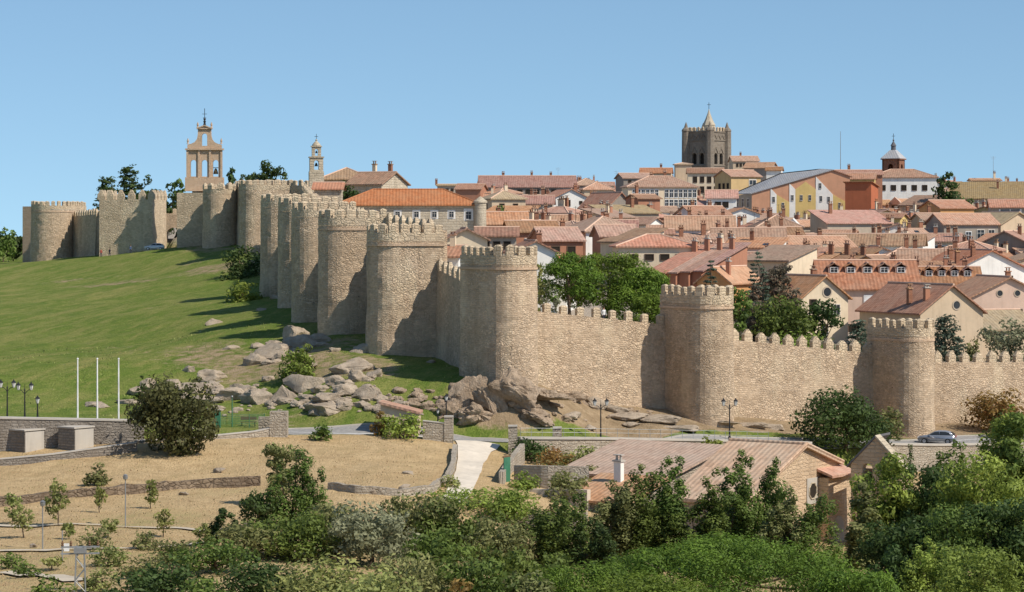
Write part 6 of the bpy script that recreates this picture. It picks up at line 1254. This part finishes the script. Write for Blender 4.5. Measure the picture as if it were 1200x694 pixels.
def pylon():
    p = hit(94, 694); Y = p.y; zt = at(94, 640, Y).z; h_ = zt-p.z; t = thing('lattice_pylon', p, R(8), 'grey lattice power pylon with a crossarm at the bottom left', 'pylon'); w_ = lambda z: .34-.12*z/h_
    for sx in (-1, 1):
        for sy in (-1, 1): MB().tube((sx*w_(0), sy*w_(0), -.3), (sx*w_(h_), sy*w_(h_), h_), .045, n=5).build('leg', 'grey_metal', t)
    m_ = MB(); n = int(h_/.6)
    for i in range(n):
        z0, z1 = h_*i/n, h_*(i+1)/n; a, b_ = w_(z0), w_(z1); e = 1 if i % 2 else -1
        for q_ in (-1, 1): m_.tube((-e*a, q_*a, z0), (e*b_, q_*b_, z1), .025, n=4); m_.tube((q_*a, -e*a, z0), (q_*b_, e*b_, z1), .025, n=4)
    m_.build('bracing', 'grey_metal', t)
    for z in (h_-.05, h_-.45): MB().box((0,0,z), (2.3,.10,.09)).build('crossarm', 'grey_metal', t)
    MB().box((0,0,h_-.25), (.75,.6,.32)).build('switchgear', 'grey_metal', t)
    for x in (-1.05, -.55, .55, 1.05): MB().lathe([(.05,0),(.09,.06),(.05,.12),(.09,.18),(.05,.24),(.03,.34)], (x,0,h_), 8).build('insulator', 'timber', t)
pylon()
def fence():
    pts = [at(px, 497, Y) for px, Y in ((250,255),(272,255.5),(292,256),(310,256.5))]; o = Vector((pts[0].x, pts[0].y, gz(pts[0].x, pts[0].y))); t = thing('mesh_fence', o, 0, 'green wire fence panel above the low roadside wall', 'fence'); tops = at(250,486,255).z
    for p_ in pts:
        g = gz(p_.x, p_.y); MB().tube((p_.x-o.x, p_.y-o.y, g-o.z-.2), (p_.x-o.x, p_.y-o.y, tops-o.z), .04, n=6).build('post', 'green_paint', t)
    for a_, b_ in zip(pts[:-1], pts[1:]):
        m_ = MB(); d = b_-a_
        for i in range(1, 14): q_ = a_+d*i/14; m_.tube((q_.x-o.x, q_.y-o.y, gz(q_.x, q_.y)-o.z+.08), (q_.x-o.x, q_.y-o.y, tops-o.z-.05), .011, n=4)
        for z in np.linspace(.1, tops-o.z-.05, 6): m_.tube((a_.x-o.x, a_.y-o.y, z), (b_.x-o.x, b_.y-o.y, z), .013, n=4)
        m_.build('panel', 'green_paint', t)
fence()
x, y = P2(272, 255); g = gz(x, y); t = thing('sign_pole', (x, y, g), 0, 'thin pale green pole rising from the green fence', 'pole'); MB().tube((0,0,0), (0,0,at(272,466,255).z-g), .06, .05, 8).build('pole', 'green_paint', t); MB().lathe([(.10,0),(.12,.1),(.04,.2)], (0,0,at(272,466,255).z-g), 8).build('cap', 'grey_metal', t)
x, y = P2(254, 252); g = gz(x, y); t = thing('green_box', (x, y, g), 0, 'dark green utility box beside the juniper', 'utility box'); MB().box((0,0,.85), (.75,.5,1.7)).build('cabinet', 'green_paint', t); MB().box((0,0,1.74), (.85,.6,.08)).build('lid', 'concrete', t); MB().box((.05,-.26,.8), (.55,.03,1.3)).build('door', 'green_paint', t)
x, y = P2(312.5, 253.3); g = gz(x, y); t = thing('recycling_bin', (x, y, g), 0, 'green bin standing against the squat gate block', 'bin'); MB().box((0,0,.6), (.62,.6,1.1), taper=1.12).build('bin_body', 'green_paint', t); MB().box((0,0,1.22), (.78,.74,.1)).build('lid', 'cloth_blue', t); MB().tube((-.3,.3,.08), (.3,.3,.08), .09, n=8).build('wheel', 'tyre', t)
x, y = P2(291, 258); g = gz(x, y); t = thing('bench', (x, y, g), 0, 'small timber bench behind the green fence', 'bench'); MB().box((0,0,.45), (1.6,.42,.06)).build('seat', 'timber', t); MB().box((0,.22,.8), (1.6,.05,.32)).build('backrest', 'timber', t)
for sx in (-.65, .65): MB().box((sx,.02,.2), (.07,.4,.44)).build('leg', 'dark_metal', t)
# hut with a single sloping tile roof
def hut():
    Y = 256.5; x, y = P2(468, Y); g = gz(x, y); zt = at(0, 471, Y).z; zr = at(0, 482, Y).z; w_ = 44*Y/F; t = thing('hut', (x, y, g), R(-4), 'small rendered hut with a single sloping tiled roof', 'hut'); hl, hr = zt-g-.25, zr-g-.25; d = 2.6
    m_ = MB(); m_.add([(-w_/2,0,-.4),(w_/2,0,-.4),(w_/2,d,-.4),(-w_/2,d,-.4),(-w_/2,0,hl),(w_/2,0,hr),(w_/2,d,hr),(-w_/2,d,hl)], [(0,1,5,4),(1,2,6,5),(2,3,7,6),(3,0,4,7)]); m_.build('wall', 'tan', t)
    r_ = MB(); r_.shell([(-w_/2-.15,-.3,hl+.28),(w_/2+.2,-.3,hr+.20),(w_/2+.2,d+.3,hr+.20),(-w_/2-.15,d+.3,hl+.28)], [(0,1,2,3)], .24); r_.build('roof', 'tile_pink', t); dr = MB(); dr.box((.9,-.03,.75), (.8,.08,1.5)); dr.build('door', 'timber', t)
hut()
# ------------------------------------------------------------------ church below the road
def church():
    rz = R(-35); c_, s_ = math.cos(rz), math.sin(rz); ax = Vector((c_, s_, 0)); fr = Vector((s_, -c_, 0))     # ax: along the ridge to the sunlit gable, fr: down the front slope
    A = at(941, 524, 226); zg = A.z-9.5; t = thing('church', (A.x, A.y, zg), rz, 'stone church with a big pinkish tile roof and octagonal window in its sunlit gable', 'church'); H_ = 9.5; L = 7.2; f_, b_ = 10.2, 6.5; sl = .40
    hf, hb = H_-f_*sl, H_-b_*.30     # local: x along ax, y = -fr
    m_ = MB(); V = [(-L,-f_,-2),(0,-f_,-2),(0,b_,-2),(-L,b_,-2),(-L,-f_,hf),(0,-f_,hf),(0,0,H_),(0,b_,hb),(-L,0,H_),(-L,b_,hb)]
    m_.add(V, [(0,1,5,4),(1,2,7,6,5),(2,3,9,7),(3,0,4,8,9)]); m_.build('wall', 'pale_masonry', t); m2 = MB(); m2.add([(0.012,-f_,-2),(0.012,b_,-2),(0.012,b_,hb),(0.012,0,H_),(0.012,-f_,hf)], [(0,1,2,3,4)]); m2.build('gable_wall', 'church_wall', t)
    r_ = MB(); r_.shell([(-L-.3,-f_-.5,hf-.2+.3),(.45,-f_-.5,hf-.2+.3),(.45,0,H_+.3),(-L-.3,0,H_+.3),(.45,b_+.4,hb-.12+.3),(-L-.3,b_+.4,hb-.12+.3)], [(0,1,2,3),(3,2,4,5)], .28); r_.tube((-L-.3,0,H_+.3), (.45,0,H_+.3), .17, n=8, mi=1)
    n = 16
    for y0, z0, y1, z1 in ((-f_-.5,hf+.1,0,H_+.3), (0,H_+.3,b_+.4,hb+.18)): r_.tube((.38,y0,z0+.02), (.38,y1,z1+.02), .15, n=6, mi=1)
    r_.build('roof', ['tile_church', 'tile_church'], t)
    # octagonal window in a pale square surround
    w_ = MB(); yy, zz_ = 1.6, H_-4.0; w_.box((.05,yy,zz_), (.10,2.0,2.3)); s1 = w_.build('window_surround', 'concrete', t); w2 = MB(); oc = [(math.cos(math.pi/8+i*math.pi/4), math.sin(math.pi/8+i*math.pi/4)) for i in range(8)]
    w2.add([(.115,yy+.72*a,zz_+.72*b2) for a, b2 in oc], [tuple(range(8))]); s2 = w2.build('window', 'opening_dark', s1)
    w3 = MB()
    for i in range(8):
        a, b2 = oc[i], oc[(i+1) % 8]; w3.tube((.13,yy+.74*a[0],zz_+.74*a[1]), (.13,yy+.74*b2[0],zz_+.74*b2[1]), .07, n=6)
    w3.build('window_frame', 'ashlar', s1)
    # lean-to side block with its own little tiled eave, and an arched door below
    m4 = MB(); m4.box((.55,4.9,H_/2-2.2), (1.1,4.4,H_-1.4)); e_ = m4.build('side_block', 'church_wall', t); r5 = MB(); zt = H_-2.9; r5.shell([(1.6,2.5,zt+.25),(1.6,7.4,zt+.25),(-.1,7.4,zt+.85),(-.1,2.5,zt+.85)], [(0,1,2,3)], .22); r5.build('side_roof', 'tile_church', e_)
    d_ = MB(); k = 10; pts = [(-1.0,-1.8),(1.0,-1.8)]+[(1.0*math.cos(math.pi*i/k), .6+1.0*math.sin(math.pi*i/k)) for i in range(k+1)]; d_.add([(1.115,4.6+a,1.5+b2) for a, b2 in pts], [tuple(range(len(pts)))]); d_.build('door', 'concrete', t)
    return t
m_church = masonry('church_wall', (.66,.50,.34), (.50,.36,.23), (.58,.45,.31), .8,.35, .02, .06, stain=(.42,.30,.19), rub=.4)
tiles('tile_church', (.64,.37,.24), (.45,.25,.155), (.58,.43,.31), .24)
church()
def church_gable():
    Y = 225; x, y = P2(1026, Y); zt = at(1026, 513, Y).z; zg = zt-9; t = thing('belfry', (x, y, zg), R(-28), 'pointed belfry gable with two arched openings beside the church', 'belfry'); w_ = 4.6; e = zt-zg-2.4; h_ = zt-zg
    arch_plate(1, [(-w_/2,0),(w_/2,0),(w_/2,e),(0,h_),(-w_/2,e)], [(-.75,e-2.0,.95,2.1),(.75,e-2.0,.95,2.1)], .9).build('wall', 'church_wall', t)
    r_ = MB(); r_.shell([(-w_/2-.35,-.12,e-.12),(0,-.12,h_+.22),(0,3.8,h_+.22),(-w_/2-.35,3.8,e-.12)], [(0,1,2,3)], .2); r_.build('roof', 'slate', t); r2 = MB(); r2.shell([(0.01,-.12,h_+.22),(w_/2+.35,-.12,e-.12),(w_/2+.35,1.2,e-.12),(0.01,1.2,h_+.22)], [(0,1,2,3)], .2); r2.build('coping', 'ashlar', t)
    m_ = MB(); m_.box((-.2,2.4,e/2-.3), (w_-.7,2.8,e-.3)); m_.build('loft', 'church_wall', t)
    for sx in (-.75, .75): b_ = MB(); b_.lathe([(.32,0),(.26,.3),(.15,.55),(.05,.65)], (sx,.45,e-1.3), 10); b_.build('bell', 'bronze', t)
church_gable()
house('long low building with a faded grey-brown tile roof beside the church', 756, 558, 235.5, 11.5, 10.5, -35, 'shed', 2.1, 'pale_masonry', 'tile_faded', [], [('r',.1,1.0,.5,.7,'dark')], cat='outbuilding', name='outbuilding') if tiles('tile_faded', (.60,.415,.29), (.43,.29,.2), (.55,.43,.32), .24) or True else 0
house('low wing with a pinkish roof and a white chimney at the left of the church', 722, 588, 222, 6.5, 6.0, -35, 'shed', 1.5, 'pale_masonry', 'tile_church', [(-.2,.55,3)], [('f',-.3,1.3,.9,1.1,'dark')], cat='outbuilding', name='outbuilding') if CHIM.append(chim_mesh('white', 'concrete')) is None else 0
# ------------------------------------------------------------------ cars
def car(label, x, y, rz, paint, zb=None):
    g = gz(x, y) if zb is None else zb; t = thing('parked_car', (x, y, g), rz, label, 'car'); L, W_ = 4.2, 1.72
    lower = [(-2.1,.42),(-2.05,.62),(-1.95,.78),(-1.3,.90),(-.85,.96),(1.75,.98),(2.02,.92),(2.1,.70),(2.08,.38),(1.75,.26),(-1.85,.24)]       # x forward is negative
    green = [(-1.0,.95),(-.25,1.36),(.2,1.46),(1.0,1.45),(1.55,1.32),(1.98,.95)]
    def loft(pts, ws, name, mat, par, sub=True):
        n = len(pts); V = [(px_, -w2, z) for (px_, z), w2 in zip(pts, ws)]+[(px_, w2, z) for (px_, z), w2 in zip(pts, ws)]; m_ = MB(); m_.add(V, [tuple(range(n-1,-1,-1)), tuple(range(n, 2*n))]+[(i, (i+1) % n, n+(i+1) % n, n+i) for i in range(n)])
        o = m_.build(name, mat, par); bm = bmesh.new(); bm.from_mesh(o.data); bmesh.ops.recalc_face_normals(bm, faces=bm.faces); bmesh.ops.bevel(bm, geom=[e for e in bm.edges], offset=.05, segments=3, affect='EDGES', clamp_overlap=True); bm.to_mesh(o.data); bm.free(); o.data.polygons.foreach_set('use_smooth', [True]*len(o.data.polygons)); return o
    b_ = loft(lower, [.74,.82,.84,.86,.86,.86,.84,.80,.78,.84,.84], 'body', paint, t); loft(green, [.80,.66,.63,.63,.65,.78], 'cabin', paint, t)
    for sy in (-1, 1):
        for pts in ([(-.78,1.0),(-.22,1.31),(.32,1.38),(.32,1.0)], [(.40,1.0),(.40,1.38),(1.0,1.37),(1.42,1.26),(1.62,1.0)]):
            wd = lambda z: .80-(z-.95)/.5*.155+.012; m_ = MB(); m_.add([(px_, sy*wd(z), z) for px_, z in pts], [tuple(range(len(pts))) if sy < 0 else tuple(range(len(pts)-1,-1,-1))]); m_.build('side_window', 'glass', t)
        for wx in (-1.32, 1.28):
            w_ = MB(); w_.tube((wx, sy*.70, .31), (wx, sy*.875, .31), .31, n=20); tw = w_.build('wheel', 'tyre', t); r_ = MB(); r_.tube((wx, sy*.86, .31), (wx, sy*.89, .31), .2, n=14); r_.build('rim', 'rim', tw)
            for i in range(5): pass
        h_ = MB(); h_.box((-1.99, sy*.62, .70), (.16,.34,.16)); h_.build('headlight', 'head_light', t); r_ = MB(); r_.box((2.05, sy*.66, .82), (.1,.26,.2)); r_.build('tail_light', 'tail_light', t); r_ = MB(); r_.box((-.72, sy*.95, 1.02), (.12,.2,.14)); r_.build('mirror', paint, t)
    m_ = MB(); m_.add([(-.955,-.70,.995),(-.955,.70,.995),(-.27,.62,1.365),(-.27,-.62,1.365)], [(0,3,2,1)]); o = m_.build('windscreen', 'glass', t); o.location = (-.02,0,.02); m_ = MB(); m_.add([(1.95,-.70,1.0),(1.95,.70,1.0),(1.6,.62,1.3),(1.6,-.62,1.3)], [(0,1,2,3)]); o = m_.build('rear_window', 'glass', t); o.location = (.03,0,.02)
    return t
x, y = P2(1098, 286.2); car('silver grey hatchback parked on the road in front of the wall', x, y, R(-16), 'car_silver', zb=gz(x, y)+.06)
x, y = P2(181, 538); car('white car parked at the right foot of the square tower', x, y, R(4), 'car_white')
# ------------------------------------------------------------------ people
def person(label, x, y, rz, top, bottom, sc=1.0, step=.12, zb=None):
    g = gz(x, y) if zb is None else zb; t = thing('person', (x, y, g), rz, label, 'person', None)
    J = [((0,0,.95),.135),((0,0,1.15),.125),((0,0,1.38),.15),((0,.0,1.50),.06),((0,-.02,1.60),.085),((0,-.03,1.71),.09)]; E = [(0,1),(1,2),(2,3),(3,4),(4,5)]
    for e in (-1, 1):
        n = len(J); J += [((e*.10,0,.86),.10),((e*.11,e*step*.5,.48),.07),((e*.11,e*step,.09),.05),((e*.12,e*step-.16,.04),.04)]; E += [(0,n),(n,n+1),(n+1,n+2),(n+2,n+3)]
        n = len(J); J += [((e*.20,0,1.42),.065),((e*.26,.02,1.12),.048),((e*.25,-.10,.88),.036),((e*.25,-.13,.79),.04)]; E += [(2,n),(n,n+1),(n+1,n+2),(n+2,n+3)]
    me = bpy.data.meshes.new('body'); me.from_pydata([p_ for p_, _ in J], E, []); o = link('body', me, t, (0,0,0), 0, (sc,)*3); sk = o.modifiers.new('skin', 'SKIN'); o.modifiers.new('sub', 'SUBSURF').levels = 2; o.modifiers['sub'].render_levels = 2
    for v, (_, r_) in zip(me.skin_vertices[0].data, J): v.radius = (r_, r_*.8)
    me.skin_vertices[0].data[0].use_root = True
    dg = bpy.context.evaluated_depsgraph_get(); m2 = bpy.data.meshes.new_from_object(o.evaluated_get(dg)); o.modifiers.clear(); o.data = m2; m2.materials.clear()
    for k in ('skin', top, bottom, 'cloth_dark'): m2.materials.append(M[k])
    for p_ in m2.polygons:
        c_ = p_.center; p_.use_smooth = True; p_.material_index = 3 if c_.z < .09 else (2 if c_.z < .92 and abs(c_.x) < .21 else (1 if c_.z < 1.47 and c_.z > .9 else 0))
    h_ = MB(); h_.lathe([(.02,.16),(.085,.12),(.112,.04),(.11,-.02),(.06,-.07)], (0,.015,1.70), 12); o2 = h_.build('hair', 'hair', t, smooth=True); o2.scale = (sc,)*3; return t
for px, Y, rz, tp, bt, lb in ((118.5,541,20,'cloth_red','cloth_dark','person in a red top at the left corner of the square tower'),(128.5,540,-40,'cloth_dark','cloth_dark','person in dark clothes in front of the square tower'),(153,541,10,'cloth_blue','cloth_dark','person in a blue top right of the other two by the square tower')):
    x, y = P2(px, Y); person(lb, x, y, R(rz), tp, bt)
pp = Vector((*bW0, 0)).lerp(Vector((*bW1, 0)), .60); person('person in a white shirt on the wall walk below the umbrella pines', pp.x, pp.y+.6, R(30), 'cloth_white', 'cloth_dark', zb=at(0, 371, pp.y).z-.75)

# leave out the packed houses of which the photo shows nothing (wholly behind other houses, also from a few steps to the side)
def tree_of(o): return [o]+[d for c_ in o.children for d in tree_of(c_)]
for hi_ in [7, 12, 15, 16, 18, 19, 20, 21, 22, 24, 29, 30, 31, 38, 39, 43, 45, 48, 53, 54, 55, 56, 57, 62, 63, 71, 77, 78, 79, 81, 82, 86, 87, 89, 92, 93, 94, 95, 96, 97, 98, 99, 100, 101, 103, 104, 106, 109, 110, 111, 118, 119, 120, 122, 123, 124, 125, 127, 128, 131, 139, 140, 141, 142, 145, 150, 151, 152, 153, 154, 155, 157, 158, 159, 161, 163, 165, 166, 168, 169, 170, 173, 174, 176, 177, 180, 181, 182, 183, 186, 187, 189, 190, 191, 193, 194, 195, 196, 197, 198, 199, 200, 201, 203, 204, 205, 206, 207, 208, 209, 210, 211, 212, 213, 214, 216, 217, 219, 220, 221, 222, 224, 225, 226, 227, 228, 229, 230, 231, 232, 235, 236, 238, 239, 240, 243, 244, 245, 247, 248, 249, 250, 251, 253, 254, 256, 257, 258, 259, 262, 263, 264, 265, 266, 267, 268, 269, 270, 271, 273, 274, 278, 279, 282, 283, 284, 285, 286, 287, 288, 289, 290, 291, 292, 294, 297, 298, 299, 302, 304, 305, 306, 307, 308, 309, 310, 312, 313, 314]:
    h_ = PACK[hi_]
    for o in (tree_of(AER[h_.name]) if h_.name in AER else [])+tree_of(h_): bpy.data.objects.remove(o)
